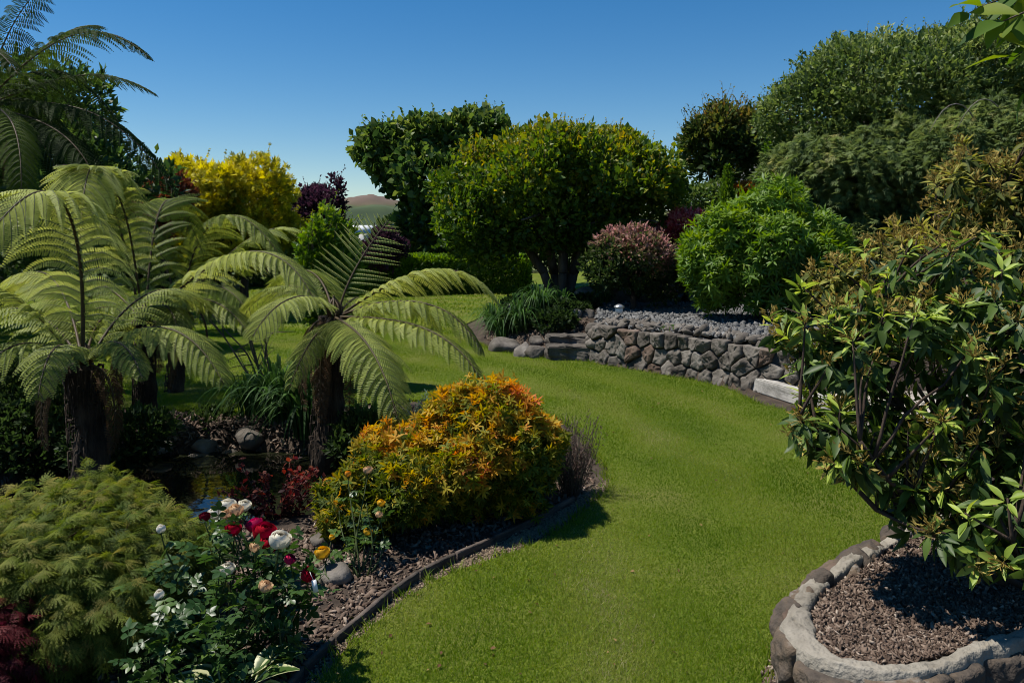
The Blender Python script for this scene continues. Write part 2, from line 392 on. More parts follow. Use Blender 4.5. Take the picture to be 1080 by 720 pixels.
LIT = t_leaf(.3, 2, .1, -.2)
q = lawn_samples(60000, 2.3, 12, 1.3); dd_ = np.min(np.linalg.norm(q[:, None]-np.array(LAWN)[None, ::6], axis=2)[:, :], 1) if False else None
q = q[:260]; g = Geo(); z = hz(q[:, 0], q[:, 1])+.03
g.inst(LIT, np.c_[q, z], frames(rnd(260)*[1, 1, .2], UP+rnd(260, .3)), rng.uniform(.012, .03, 260), rng.random(260))
M['litter'] = leafmat('litter', [(.06, .03, .015), (.16, .09, .04), (.28, .2, .08)], .8, .15, .2)
tag(g.build('leaf_litter', M['litter']), 'small dry leaves fallen on the lawn', 'fallen leaves', kind='stuff')

# pond water
def watermat():
    m, nt, b, out = newmat('pond_water'); L = nt.links
    b.inputs['Base Color'].default_value = (.012, .014, .007, 1); b.inputs['Roughness'].default_value = .03; b.inputs['IOR'].default_value = 1.33
    b.inputs['Specular IOR Level'].default_value = .9
    n = nt.nodes.new('ShaderNodeTexNoise'); n.inputs['Scale'].default_value = 5; n.inputs['Detail'].default_value = 3
    tc = nt.nodes.new('ShaderNodeTexCoord'); L.new(tc.outputs['Object'], n.inputs[0])
    bp = nt.nodes.new('ShaderNodeBump'); bp.inputs['Strength'].default_value = .12; bp.inputs['Distance'].default_value = .02
    L.new(n.outputs[0], bp.inputs['Height']); L.new(bp.outputs[0], b.inputs['Normal'])
    return m
th = np.linspace(0, 2*math.pi, 60, endpoint=False)
rr = 1.12*(1+.10*np.sin(2*th+.7)+.07*np.sin(3*th+2))
pp = np.stack([PC[0]+1.35*rr*np.cos(th), PC[1]+1.28*rr*np.sin(th)], 1)
g = Geo(); g.add(np.vstack([np.c_[pp, np.full(60, -.2)], [[*PC, -.2]]]), [np.array([[k, (k+1) % 60, 60] for k in range(60)])])
tag(g.build('pond_water', watermat()), kind='structure')

# hill far behind
def hillmat():
    m, nt, b, out = newmat('hill'); L = nt.links
    tc = nt.nodes.new('ShaderNodeTexCoord'); n = nt.nodes.new('ShaderNodeTexNoise'); n.inputs['Scale'].default_value = .06; n.inputs['Detail'].default_value = 8
    L.new(tc.outputs['Object'], n.inputs[0]); sx = nt.nodes.new('ShaderNodeSeparateXYZ'); L.new(tc.outputs['Object'], sx.inputs[0])
    mr = nt.nodes.new('ShaderNodeMapRange'); mr.inputs[1].default_value = 9; mr.inputs[2].default_value = 16; L.new(sx.outputs[2], mr.inputs[0])
    ad = nt.nodes.new('ShaderNodeMath'); ad.inputs[1].default_value = -.5; L.new(n.outputs[0], ad.inputs[0])
    a2 = nt.nodes.new('ShaderNodeMath'); L.new(mr.outputs[0], a2.inputs[0]); L.new(ad.outputs[0], a2.inputs[1])
    r = ramp(nt, a2.outputs[0], [(.02, .04, .012), (.045, .07, .02), (.09, .07, .04), (.11, .075, .055)], [.0, .5, .66, .9]); L.new(r.outputs[0], b.inputs['Base Color']); b.inputs['Roughness'].default_value = .95
    return m
hc = P(372, 245, 330); nx_, ny_ = 90, 40
X, Y = np.meshgrid(np.linspace(-75, 75, nx_), np.linspace(-50, 60, ny_))
Z = 15.5*np.exp(-((X-2)/17)**2*.6-(Y/40)**2)+9*np.exp(-((X-32)/24)**2-(Y/45)**2)+7*np.exp(-((X+36)/22)**2-(Y/45)**2)-1
pts = np.stack([X+hc[0], Y+hc[1], Z], -1).reshape(-1, 3); pts[:, 2] += 1.1*noise(pts, .12, 3)*np.clip(pts[:, 2]/8, 0, 1)+.5*noise(pts, .4, 4)
i = np.arange(ny_-1)[:, None]*nx_; j = np.arange(nx_-1)[None]
g = Geo(); g.add(pts, [np.stack([i+j, i+j+1, i+nx_+j+1, i+nx_+j], -1).reshape(-1, 4)]); tag(g.build('hill', hillmat()), kind='structure')

# ---------------------------------------------------------------- mulch and gravel
ROCKS1 = [t_rock(k, 1, 8, .1) for k in range(5)]
ROCKS2 = [t_rock(k+10, 2, 11, .07) for k in range(8)]
ROCKW = [t_rock(k+90, 3, 7, .03, .035) for k in range(7)]
ROCKS3 = [t_rock(k+30, 3, 9, .07, .03) for k in range(7)]
def scatter(name, label, cat, pts, smin, smax, flat, mat, tm=ROCKS1):
    g = Geo(); pick = rng.integers(0, len(tm), len(pts))
    for k, t in enumerate(tm):
        q = pts[pick == k]; n = len(q); s = smin+(smax-smin)*rng.random(n)**2.2
        sc = np.stack([s*rng.uniform(.6, 1.1, n), s*rng.uniform(.8, 1.5, n), s*flat*rng.uniform(.6, 1.2, n)], 1)
        g.inst(t, q, rot_rand(n, .22), sc, rng.beta(2, 2.4, n))
    return tag(g.build(name, mat), label, cat, kind='stuff')
def area(n, poly, z=None, extra=0.):
    poly = np.array(poly); lo, hi = poly.min(0), poly.max(0); o = []
    while sum(map(len, o)) < n:
        q = rng.uniform(lo, hi, (n, 2)); o.append(q[inpoly(q, poly)])
    q = np.vstack(o)[:n]; zz = hz(q[:, 0], q[:, 1]) if z is None else np.full(n, z)
    return np.c_[q, zz+extra]
EDGE = g2((300, 735), (318, 712), (352, 680), (413, 631), (442, 611), (480, 591), (520, 572), (565, 552), (605, 530), (628, 508), (622, 488))
BED = [(-1.6, 2.4), (-.98, 2.4)]+EDGE[1:]+g2((600, 462), (560, 432), (480, 428), (420, 430), (360, 480), (320, 560))+[(-1.55, 4.6), (-1.5, 3.6)]
scatter('bark_mulch', 'brown and grey bark chips in the left bed by the timber edging', 'mulch', area(17000, BED, None, .004), .005, .024, .4, M['chips'], CHIPS+ROCKS1[:3])
BANK = g2((100, 434), (190, 437), (255, 440), (330, 436), (420, 430), (400, 465), (240, 466), (80, 466))
scatter('bark_mulch', 'bark chips covering the bed left of the laceleaf maples', 'mulch', area(9000, [(-6, 2.2), (-2.3, 2.2), (-2.3, 3.0), (-3.2, 5.0), (-4.0, 6.5), (-6.5, 6.5)], None, .004), .012, .03, .4, M['chips'], CHIPS)
scatter('bark_mulch', 'pale brown bark chips on the far bank of the pond', 'mulch', area(5000, BANK, None, .005), .015, .035, .4, M['chips'], CHIPS)
STRIP = dens(EDGE[1:10], .1); q = STRIP[rng.integers(0, len(STRIP), 9000)]+rng.normal(size=(9000, 2))*.04+np.array([.06, -.06])
scatter('soil_crumbs', 'crumbs of dry pale soil in the strip between timber edging and lawn', 'soil', np.c_[q, hz(q[:, 0], q[:, 1])+.002], .003, .010, .6, M['dust'])

# timber edging, board by board
def board(p0, p1, h=.04, w=.022, lab=None):
    p0 = np.array(p0); p1 = np.array(p1); d = p1-p0; L = np.linalg.norm(d); d /= L; n = np.array([-d[1], d[0]])
    m = 10; t = np.linspace(.006, L-.006, m); g = Geo(); V = []
    for k, u in enumerate(t):
        c = p0+d*u+n*.006*math.sin(u*5+p0[0]*9)
        for sx, z in ((-1, -.05), (1, -.05), (1, h-.006), (.8, h), (-.8, h), (-1, h-.006)):
            V.append((*(c+n*sx*w/2), z+.004*math.sin(u*7+p0[1]*5)*(z > 0)))
    q = [[k*6+a, k*6+(a+1) % 6, k*6+6+(a+1) % 6, k*6+6+a] for k in range(m-1) for a in range(6)]
    caps = [[5, 4, 3, 2, 1, 0], [(m-1)*6+a for a in range(6)]]
    g.add(V, [np.array(q), np.array(caps)], rng.random())
    o = g.build('edging_board', M['timber']); o.location.z = 0.0
    return tag(o, lab, 'edging board', 'timber edging boards between bed and lawn')
labs = ['weathered edging board nearest the camera, beside the hosta', 'edging board between the bark chips and the bare soil strip', 'edging board below the yellow rose', 'short edging board at the left rim of the orange bush shadow', 'edging board in the shadow under the orange bush', 'edging board under the middle of the orange bush', 'edging board under the right half of the orange bush', 'last edging board, at the right foot of the orange bush']
for k in range(8): board(EDGE[k], EDGE[k+1], lab=labs[k])

# ---------------------------------------------------------------- stone retaining wall
w = thing('retaining_wall', 'low curved retaining wall of rough grey and brown stones', 'stone wall', (*WALLC[0], 0))
wp = WALLC; seg = np.linalg.norm(np.diff(wp, axis=0), axis=1); cum = np.r_[0, np.cumsum(seg)]
def wat(s):
    x = np.interp(s, cum, wp[:, 0]); y = np.interp(s, cum, wp[:, 1]); e = .05
    t = nz(np.array([np.interp(s+e, cum, wp[:, 0])-np.interp(s-e, cum, wp[:, 0]), np.interp(s+e, cum, wp[:, 1])-np.interp(s-e, cum, wp[:, 1])]))
    return np.array([x, y]), np.array([*t, 0]), np.array([t[1], -t[0], 0])
WL = cum[-1]
g = Geo(); V = []; ns = 50
for s in np.linspace(0, WL, ns):
    c, t, n = wat(s)
    for off, z in ((.02, -.1), (.0, .44), (-.22, .46), (-.3, -.1)): V.append((*(c+n[:2]*(-.06+off)), z))
g.add(V, [np.array([[k*4+a, k*4+a+1, k*4+5+a, k*4+4+a] for k in range(ns-1) for a in range(3)]+[[0, 3, 2, 1]])]); g.build('mortar', M['mortar'], w)
def clip(poly, p, n):
    out = []
    for k in range(len(poly)):
        a_, b_ = poly[k], poly[(k+1) % len(poly)]; da, db = (a_-p) @ n, (b_-p) @ n
        if da <= 0: out.append(a_)
        if da*db < 0: out.append(a_+(b_-a_)*da/(da-db))
    return np.array(out) if len(out) > 2 else None
def packed_stones(g, fpos, length, z0, z1, cw, chh, depth, jit=.36, mis=(0, 1), gap=.93):
    """tightly fitted angular stones over a wall face; fpos(s, z, out) gives the point in the world"""
    nx_ = max(2, int(length/cw)); nz_ = max(1, int(round((z1-z0)/chh)))
    seeds = np.array([((i+.5*(j % 2)+rng.uniform(-jit, jit))*length/nx_, z0+(j+.5+rng.uniform(-jit, jit)*.8)*(z1-z0)/nz_) for j in range(nz_) for i in range(nx_+1)])
    seeds = seeds[(rng.random(len(seeds)) > .05) & (seeds[:, 0] > -.03) & (seeds[:, 0] < length+.03)]
    for k, sd_ in enumerate(seeds):
        ztop = z1+rng.uniform(-.02, .02)
        xa, xb = max(sd_[0]-.4, -.08), min(sd_[0]+.4, length+.08); poly = np.array([(xa, z0), (xb, z0), (xb, ztop), (xa, ztop)])
        for j in np.argsort(np.linalg.norm(seeds-sd_, axis=1))[1:14]:
            d = seeds[j]-sd_; poly = clip(poly, (seeds[j]+sd_)/2, d)
            if poly is None: break
        if poly is None: continue
        c = poly.mean(0); pts = []
        for a_, b_ in zip(poly, np.roll(poly, -1, 0)):
            m = max(1, int(np.linalg.norm(b_-a_)/.022)); pts += [a_+(b_-a_)*q/m for q in range(m)]
        pts = np.array(pts); m = len(pts); rad = np.linalg.norm(pts-c, axis=1).mean(); pts = c+(pts-c)*(1-np.clip(.012/rad, .02, .3))
        pts = pts+.007*np.stack([noise(np.c_[pts, pts[:, 0]*0+k], 14, 3), noise(np.c_[pts, pts[:, 0]*0+k], 14, 4)], 1)
        tilt = rng.normal(size=2)*.16; dd = depth*rng.uniform(.6, 1.2); rings = [(1, -.04), (1, dd*.6), (.955, dd*.93), (.8, dd), (.55, dd*1.04), (.28, dd*1.05)]; V = []
        for sc_, o_ in rings:
            q = c+(pts-c)*sc_; V += list(np.c_[q, np.full(m, o_)+((q-c) @ tilt)*(o_ > 0)*min(1, o_/dd)])
        V.append(np.array([*c, dd*1.05])); V = np.array(V); qq = np.c_[V[:, :2]*1.0, V[:, 2]+k*.37]
        V[:, 2] += (V[:, 2] > 0)*depth*(.26*noise(qq, 9, 6)+.24*np.abs(noise(qq, 22, 7))+.14*noise(qq, 50, 8))
        Wd = np.array([fpos(*v) for v in V]); i_ = np.arange(m); f1 = np.concatenate([np.stack([i_+r*m, (i_+1) % m+r*m, (i_+1) % m+r*m+m, i_+r*m+m], 1) for r in range(5)])
        g.add(Wd, [f1, np.stack([i_+5*m, (i_+1) % m+5*m, np.full(m, 6*m)], 1)], rng.random(), 0, mis[int(rng.random() < .16)])
def wface(s, z, o):
    c, t, n = wat(np.clip(s, 0, WL)); return np.array([*(c+t[:2]*(s-np.clip(s, 0, WL))+n[:2]*(-.055+o-.06*z)), z])
g = Geo(); packed_stones(g, wface, WL, -.03, .49, .19, .17, .07)
for zz in (.1, .25, .4):      # the end that turns back at the steps
    for k in range(2): g.inst(ROCKS3[rng.integers(6)], [np.array([1.1, 10.5+.2*k, zz])], rot_rand(1, .2), np.array([[.12, .13, .09]]), rng.random())
g.build('stones', [M['stone'], M['stone_red']], w)
# gravel on the terrace
GP = [(float(a)+.02, float(b)+.1) for a, b in WALLC[:6]]+[(4.6, 8.9), (4.8, 12), (3.3, 13.2), (1.5, 13.3), (1.2, 11.6)]
scatter('slate_gravel', 'flat grey slate pieces spread on the terrace above the stone wall', 'gravel', area(13000, GP, None, .02), .02, .055, .3, M['slate'])
q = area(260, [(float(a)-.02, float(b)+.12) for a, b in WALLC[:6]]+[(float(a)+.1, float(b)+.5) for a, b in WALLC[:6][::-1]], None, .03)
scatter('rubble', 'loose brown and grey stones lying behind the top of the wall', 'rubble', q, .04, .09, .6, M['stone'], ROCKS2)

def rock(p, sc, name='rock', lab='', cat='rock', grp=None, mat='stone', t=None, rz=None, sub=ROCKW):
    g = Geo(); a = rng.uniform(0, 6.28) if rz is None else rz
    R = np.array([[math.cos(a), -math.sin(a), 0], [math.sin(a), math.cos(a), 0], [0, 0, 1]])
    g.inst(sub[rng.integers(len(sub))] if t is None else t, [np.array([0, 0, 0])], R[None], np.array([sc]), rng.random())
    o = g.build(name, M[mat], sm=False); o.location = p; return tag(o, lab, cat, grp)
def slab(name, p, L, D, H, rz, mat, lab, cat, grp=None, amp=.012):
    nx_, ny_, nz_ = 14, 5, 4; bm = bmesh.new(); bmesh.ops.create_cube(bm, size=1)
    bmesh.ops.scale(bm, vec=(L, D, H), verts=bm.verts); bmesh.ops.bevel(bm, geom=list(bm.edges), offset=min(H, D)*.08, segments=2, affect='EDGES')
    bmesh.ops.subdivide_edges(bm, edges=list(bm.edges), cuts=4, use_grid_fill=True)
    v = np.array([x.co[:] for x in bm.verts]); k = noise(v, 7, 3)*amp+noise(v, 25, 4)*amp*.5
    for vv, d in zip(bm.verts, k): vv.co += vv.co.normalized()*float(d)
    for vv in bm.verts: vv.co.z += H/2
    me = bpy.data.meshes.new(name); bm.to_mesh(me); bm.free(); me.materials.append(M[mat])
    o = bpy.data.objects.new(name, me); COL.objects.link(o); o.location = p; o.rotation_euler.z = rz; return tag(o, lab, cat, grp)
slab('stone_step', (.76, 10.62, 0), .60, .36, .2, .03, 'stone', 'grey stone step at lawn level, left of the stone wall', 'step', 'stone steps beside the wall', .04)
slab('stone_step', (.8, 11.0, .14), .62, .36, .15, .1, 'stone', 'second stone step, above and behind the one at lawn level', 'step', 'stone steps beside the wall', .05)
for (x, y, sc, lb) in ((532, 366, (.24, .2, .17), 'dark rock at the left end of the row below the strappy grass clump'), (551, 371, (.2, .17, .15), 'dark rock between two others at the lawn edge below the tree'), (566, 373, (.17, .15, .14), 'dark rock touching the left side of the lowest step'), (548, 352, (.3, .2, .15), 'wide dark rock in the upper row below the grass clump'), (575, 350, (.24, .2, .14), 'dark rock beside the second stone step')):
    p = G(x, y, .06); p[2] = float(hz(p[0], p[1]))+.04; rock(p, sc, lab=lb, grp='rocks edging the tree bed')
bk = [(1.2, 13.5), (1.55, 13.75), (1.95, 13.7), (2.35, 13.8), (2.75, 13.65), (3.1, 13.5)]
t = thing('back_wall', 'low dark stone border at the back of the gravel terrace', 'stone wall', (2.1, 13.7, .5)); g = Geo()
for (x, y) in bk:
    for k in range(2): g.inst(ROCKS3[rng.integers(6)], [np.array([x+k*.08, y, float(hz(x, y))+.08+.15*k])], rot_rand(1, .1), np.array([[.22, .16, .11]]), rng.random())
g.build('stones', M['stone'], t)
# pale kerb block and path behind the rhododendron
slab('kerb_block', (2.82, 7.95, 0), 1.3, .14, .15, math.atan2(-1.3, .4), 'kerb', 'pale squared concrete block ending at the right end of the stone wall', 'kerb')
g = Geo(); V = [(2.75, 8.45, .10), (3.05, 7.3, .10), (3.25, 6.6, .10), (5.5, 6.2, .10), (5.6, 8.3, .10), (3.3, 8.62, .10)]
V = V+[(a, b, -.05) for a, b, c in V]
g.add(V, [np.array([[0, 1, 2, 3, 4, 5]]), np.array([[k, k+6, (k+1) % 6+6, (k+1) % 6] for k in range(6)])]); tag(g.build('path', M['path']), kind='structure')
# ---------------------------------------------------------------- stone planter
PZ = .24
rim = [G(x, y, PZ)[:2] for x, y in ((945, 562), (915, 581), (882, 600), (858, 616), (843, 634), (841, 655), (850, 675), (874, 693), (910, 704), (955, 704), (1005, 692), (1062, 672), (1130, 655))]
rim = [tuple(p) for p in rim]+[(2.9, 2.85), (3.2, 3.3), (3.1, 3.9), (2.6, 4.2), (2.15, 4.1)]
RIM = np.array(dens(chaik(rim, 2), .016))
pl = thing('stone_planter', 'raised planting bed ringed by boulders under a pale mortar rim, at the lawn edge', 'planter', (1.9, 3.3, 0))
n = len(RIM); tng = nz(np.roll(RIM, -1, 0)-np.roll(RIM, 1, 0)); nrm = np.stack([tng[:, 1], -tng[:, 0]], 1)
cen = RIM.mean(0); sg = np.sign(((RIM-cen)*nrm).sum(1)); nrm = nrm*sg[:, None]
q3 = np.c_[RIM, np.zeros(n)]
wid = (.028+.022*np.exp(-((RIM[:, 0]-1.03)/.13)**2-((RIM[:, 1]-3.0)/.25)**2))*(1+.22*noise(q3, 6, 1)+.15*noise(q3, 19, 8)); top = PZ+.012*noise(q3, 5, 2)+.006*noise(q3, 15, 9)
prof = [(.95, -.3), (1.15, -.16), (1.2, -.08), (1.12, -.025), (.95, -.006), (.6, .002), (.2, -.003), (-.3, 0), (-.8, -.002), (-1.05, -.012), (-1.15, -.04), (-1.15, -.12)]
V = []
for a, z in prof:
    V.append(np.c_[RIM+nrm*(wid*a)[:, None], top+z])
V = np.stack(V, 1).reshape(-1, 3); V = V+.009*np.stack([noise(V, 14, k) for k in (6, 7, 8)], 1)+.005*np.stack([np.abs(noise(V, 38, k)) for k in (26, 27, 28)], 1)+.003*np.stack([noise(V, 110, k) for k in (36, 37, 38)], 1)+.003*np.stack([noise(V, 60, k) for k in (16, 17, 18)], 1)
m = len(prof); i = np.arange(n)[:, None]*m; j = np.arange(m-1)[None]; i2 = (np.arange(n)+1)[:, None] % n*m
g = Geo(); g.add(V, [np.stack([i+j, i+j+1, i2+j+1, i2+j], -1).reshape(-1, 4)], np.repeat(.5+.4*noise(q3, 3, 5), m)); g.build('mortar_rim', M['concrete'], pl, sm=True)
M['boulder'] = solid('boulder', [(.022, .018, .015), (.07, .056, .045), (.11, .08, .055), (.26, .25, .23)], 7, .95, 1., 30, use_var=.25)
BIG = [t_rock(k+60, 4, 10, .08, .035) for k in range(6)]
for b_ in BIG: b_['v'] = b_['v']*(1+.012*noise(b_['v'], 16, 3)+.007*noise(b_['v'], 35, 4))[:, None]
acc = 0
for k in range(n):
    acc += np.linalg.norm(RIM[(k+1) % n]-RIM[k]); p = RIM[k]
    if acc > .15 and p[0] < 2.6 and p[1] > 3.12:
        acc = 0; c = p+nrm[k]*.02; s = rng.uniform(.07, .1)
        g = Geo(); g.inst(BIG[rng.integers(6)], [np.array([c[0], c[1], .165])], rot_rand(1, .2), np.array([[s, s*1.1, .1]]), rng.random()); g.build('boulder', M['boulder'], pl, sm=True)
rl = np.r_[0, np.cumsum(np.linalg.norm(np.diff(RIM, axis=0), axis=1))]
def pface(s, z, o):
    s = np.clip(s, 0, rl[-1]); f = np.interp(s, rl, np.arange(n)); i = min(int(f), n-2); fr = f-i
    p = RIM[i]*(1-fr)+RIM[i+1]*fr; nn_ = nrm[i]*(1-fr)+nrm[i+1]*fr; return np.array([*(p+nn_*(wid[i]*.35+.01+o)), z])
g = Geo(); packed_stones(g, pface, rl[int(n*.82)], -.04, PZ-.025, .17, .13, .05); g.build('face_stones', [M['boulder'], M['stone_red']], pl)
pin = RIM-nrm*.05
g = Geo(); cc = pin.mean(0); ringz = PZ-.035
lev = [1, .8, .5, .25]; V = []
for l in lev:
    q = cc+(pin-cc)*l; V.append(np.c_[q, np.full(n, ringz)])
V = np.concatenate(V+[np.array([[*cc, ringz]])]); a = np.arange(n); b = (a+1) % n
fs = [np.concatenate([np.stack([a+k*n, b+k*n, b+k*n+n, a+k*n+n], 1) for k in range(3)]), np.stack([a+3*n, b+3*n, np.full(n, 4*n)], 1)]
g.add(V, fs); tag(g.build('planter_soil', M['soil'], sm=True), kind='structure')
q = area(42000, [tuple(x) for x in pin[::2]], 0); q = q[q[:, 0] < 2.9]
dd = np.min(np.linalg.norm(q[:, None, :2]-pin[None, ::3], axis=2), 1); q[:, 2] = ringz+.006+.012*rng.random(len(q))
scatter('bark_mulch', 'fine dark bark chips filling the stone planter', 'mulch', q, .003, .014, .4, M['chips'], CHIPS)
q = area(1500, [(.9, 2.3), (.88, 2.6), (.93, 3.0), (1.03, 3.2), (1.2, 3.3), (1.05, 3.05), (1.0, 2.8), (1.0, 2.3)], None, .004)
scatter('soil_crumbs', 'crumbs and bark bits between lawn and stone planter', 'soil', q, .005, .018, .5, M['chips'], CHIPS)

# ---------------------------------------------------------------- foliage helpers
def ell(c, r): return np.array([*c, *r], float)
def sublobes(L, K, rf=.42, up=.15, jit=.35, keep=.8):
    o = [np.r_[L[:3], L[3:]*keep]]
    d = unit(K); d[:, 2] = np.abs(d[:, 2])*.75+d[:, 2]*.25+up*.2; d = nz(d)
    for k in range(K):
        s = rf*rng.uniform(1-jit, 1+jit); o.append(np.r_[L[:3]+d[k]*L[3:]*(1-s*.55), L[3:]*s])
    return np.array(o)
def shell(lobes, n, depth=.3, namp=.16, nf=3., zmin=-9, inner=.12):
    lobes = np.atleast_2d(lobes); w = lobes[:, 3]*lobes[:, 4]+lobes[:, 4]*lobes[:, 5]+lobes[:, 3]*lobes[:, 5]
    P_, N_ = [], []; tot = 0
    while tot < n:
        i = rng.choice(len(lobes), n, p=w/w.sum()); d = unit(n); c = lobes[i, :3]; R = lobes[i, 3:]
        r = 1-depth*rng.random(n)**1.6+.045*rng.exponential(size=n)*(rng.random(n) < .5); r *= 1+namp*(noise(c+d*R, nf/max(R.mean(), .1)*.35, 21)+.8*noise(c+d*R, nf/max(lobes[:, 3:].max(), .1)*1.1, 22))
        p = c+d*R*r[:, None]; nn = nz(d/R)
        ok = (p[:, 2] > zmin) & (noise(p, 2.1/max(lobes[:, 3:].max(), .25), 27) < .85+.3*rng.random(n))
        q = (p[:, None]-lobes[None, :, :3])/lobes[None, :, 3:]; dn = np.linalg.norm(q, axis=2); dn[np.arange(n), i] = 9
        ok &= (dn.min(1) > .72) | (rng.random(n) < inner)
        P_.append(p[ok]); N_.append(nn[ok]); tot += ok.sum()
    return np.vstack(P_)[:n], np.vstack(N_)[:n]
def leaves(g, P_, N_, k, tm, size, tl=.1, out=.6, up=.25, rand=.8, lup=.3, var=None, sj=.3, mi=0, droop=0., pl=.0, nrand=.75):
    """k leaves along a short twig at each point"""
    n = len(P_); tdir = nz(N_*out+UP*up+rnd(n, .35))
    ti = np.repeat(np.arange(n), k); u = np.tile((np.arange(k)+.5)/k, n)
    pos = P_[ti]+tdir[ti]*(u*tl)[:, None]
    d = nz(tdir[ti]*(out+.2)+rnd(n*k, rand*.6)+UP*(up-droop))
    nr = nz(UP*lup+N_[ti]*.4+rnd(n*k, nrand))
    R = frames(d, nr); s = size*np.clip(1+rng.normal(size=n*k)*sj, .4, 1.7)
    tm = tm if isinstance(tm, list) else [tm]
    if var is None: v = np.full(n*k, .5)
    else: v = var(pos)
    v = np.clip(v+rng.normal(size=n*k)*.2, 0, 1); pk = rng.integers(0, len(tm), n*k)
    for a, t in enumerate(tm):
        m = pk == a; g.inst(t, pos[m]+rnd(m.sum(), pl), R[m], s[m], v[m], mi)
    return pos, tdir
def sprigs(g, P_, N_, L, k, tm, size, mi=0, var=.7, up=.6, twmi=None):
    for p, nn in zip(P_, N_):
        d = nz(nn*.5+UP*up+rnd(1, .2)[0]); l = L*rng.uniform(.5, 1.2); t = np.linspace(0, 1, k)[:, None]
        pts = p+d*t*l
        if twmi is not None: tube(g, [p-d*.1, p+d*l*.5, p+d*l], [.005, .004, .002], 4, mi=twmi, cap=False)
        dd = nz(d+rnd(k, .8)); g.inst(tm, pts, frames(dd, rnd(k)+UP), size*(1-.4*t[:, 0])*rng.uniform(.8, 1.2, k), np.clip(var+rng.normal(size=k)*.1, 0, 1), mi)
LEAF4 = t_diamond(.26, .08); LEAFW = t_diamond(.4, .1, .4); LEAFN = t_diamond(.15, .04, .45); OV = t_leaf(.3, 4, .07, -.12); LOBED = t_lobed()
HEART = t_leaf(.42, 3, .06, -.15, .35)
def branches(g, base, lobes, r0, nmain=4, nsub=3, fork=.35, lean=None, seg=8):
    base = np.asarray(base, float); lobes = np.atleast_2d(lobes); c = lobes[0, :3]; top = base+(c-base)*fork
    if lean is not None: top = top+np.array(lean)
    tp = limb(g, base-UP*.12, top, r0*1.15, r0*.75, .04, 10, seg)
    for k in range(nmain):
        L = lobes[min(k % len(lobes), len(lobes)-1)] if len(lobes) > 1 else lobes[0]
        a = 6.283*k/nmain+rng.uniform(-.4, .4)
        e = L[:3]+np.array([math.cos(a), math.sin(a), rng.uniform(.0, .6)])*L[3:]*.55
        lp = limb(g, top, e, r0*.5, r0*.18, .1, 9, 6, bow=UP*.06)
        for j in range(nsub):
            s = lp[rng.integers(3, 8)]; e2 = s+nz(rnd(1)[0]+UP*.4+nz(e-c)*.8)*L[3:].mean()*rng.uniform(.35, .6); limb(g, s, e2, r0*.17, r0*.05, .12, 6, 5)
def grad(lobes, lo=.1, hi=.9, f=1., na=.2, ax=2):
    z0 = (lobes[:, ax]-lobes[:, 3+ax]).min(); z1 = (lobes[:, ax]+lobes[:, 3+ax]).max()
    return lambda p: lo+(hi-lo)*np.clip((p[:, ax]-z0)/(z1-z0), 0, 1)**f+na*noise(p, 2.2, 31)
def flat(v=.5, na=.2, f=2.2): return lambda p: v+na*noise(p, f, 33)
def tree(name, label, cat, base, lobes, mat, n, k, tm, size, r0=.1, tl=.12, var=None, group=None, spr=0, spl=.3, bark='dark_bark', nmain=5, nsub=3, fork=.35, depth=.35, part='crown', stem='trunk', namp=.12, inner=.12, zmin=-9, lean=None, **kw):
    lobes = np.atleast_2d(lobes); t = thing(name, label, cat, base, group)
    g = Geo(); branches(g, base, lobes, r0, nmain, nsub, fork, lean); g.build(stem, M[bark], t, sm=True)
    g = Geo(); p, nn = shell(lobes, n, depth, namp, zmin=zmin, inner=inner); leaves(g, p, nn, k, tm, size, tl, var=var or flat(), **kw)
    if spr:
        m = nn[:, 2] > .25; idx = rng.choice(np.where(m)[0], spr); sprigs(g, p[idx], nn[idx], spl, 9, tm if not isinstance(tm, list) else tm[0], size*.9, var=.75, twmi=1)
    g.build(part, [M[mat], M['twig']], t); return t
def gz(x, y, dz=0): return np.array([x, y, float(hz(x, y))+dz])
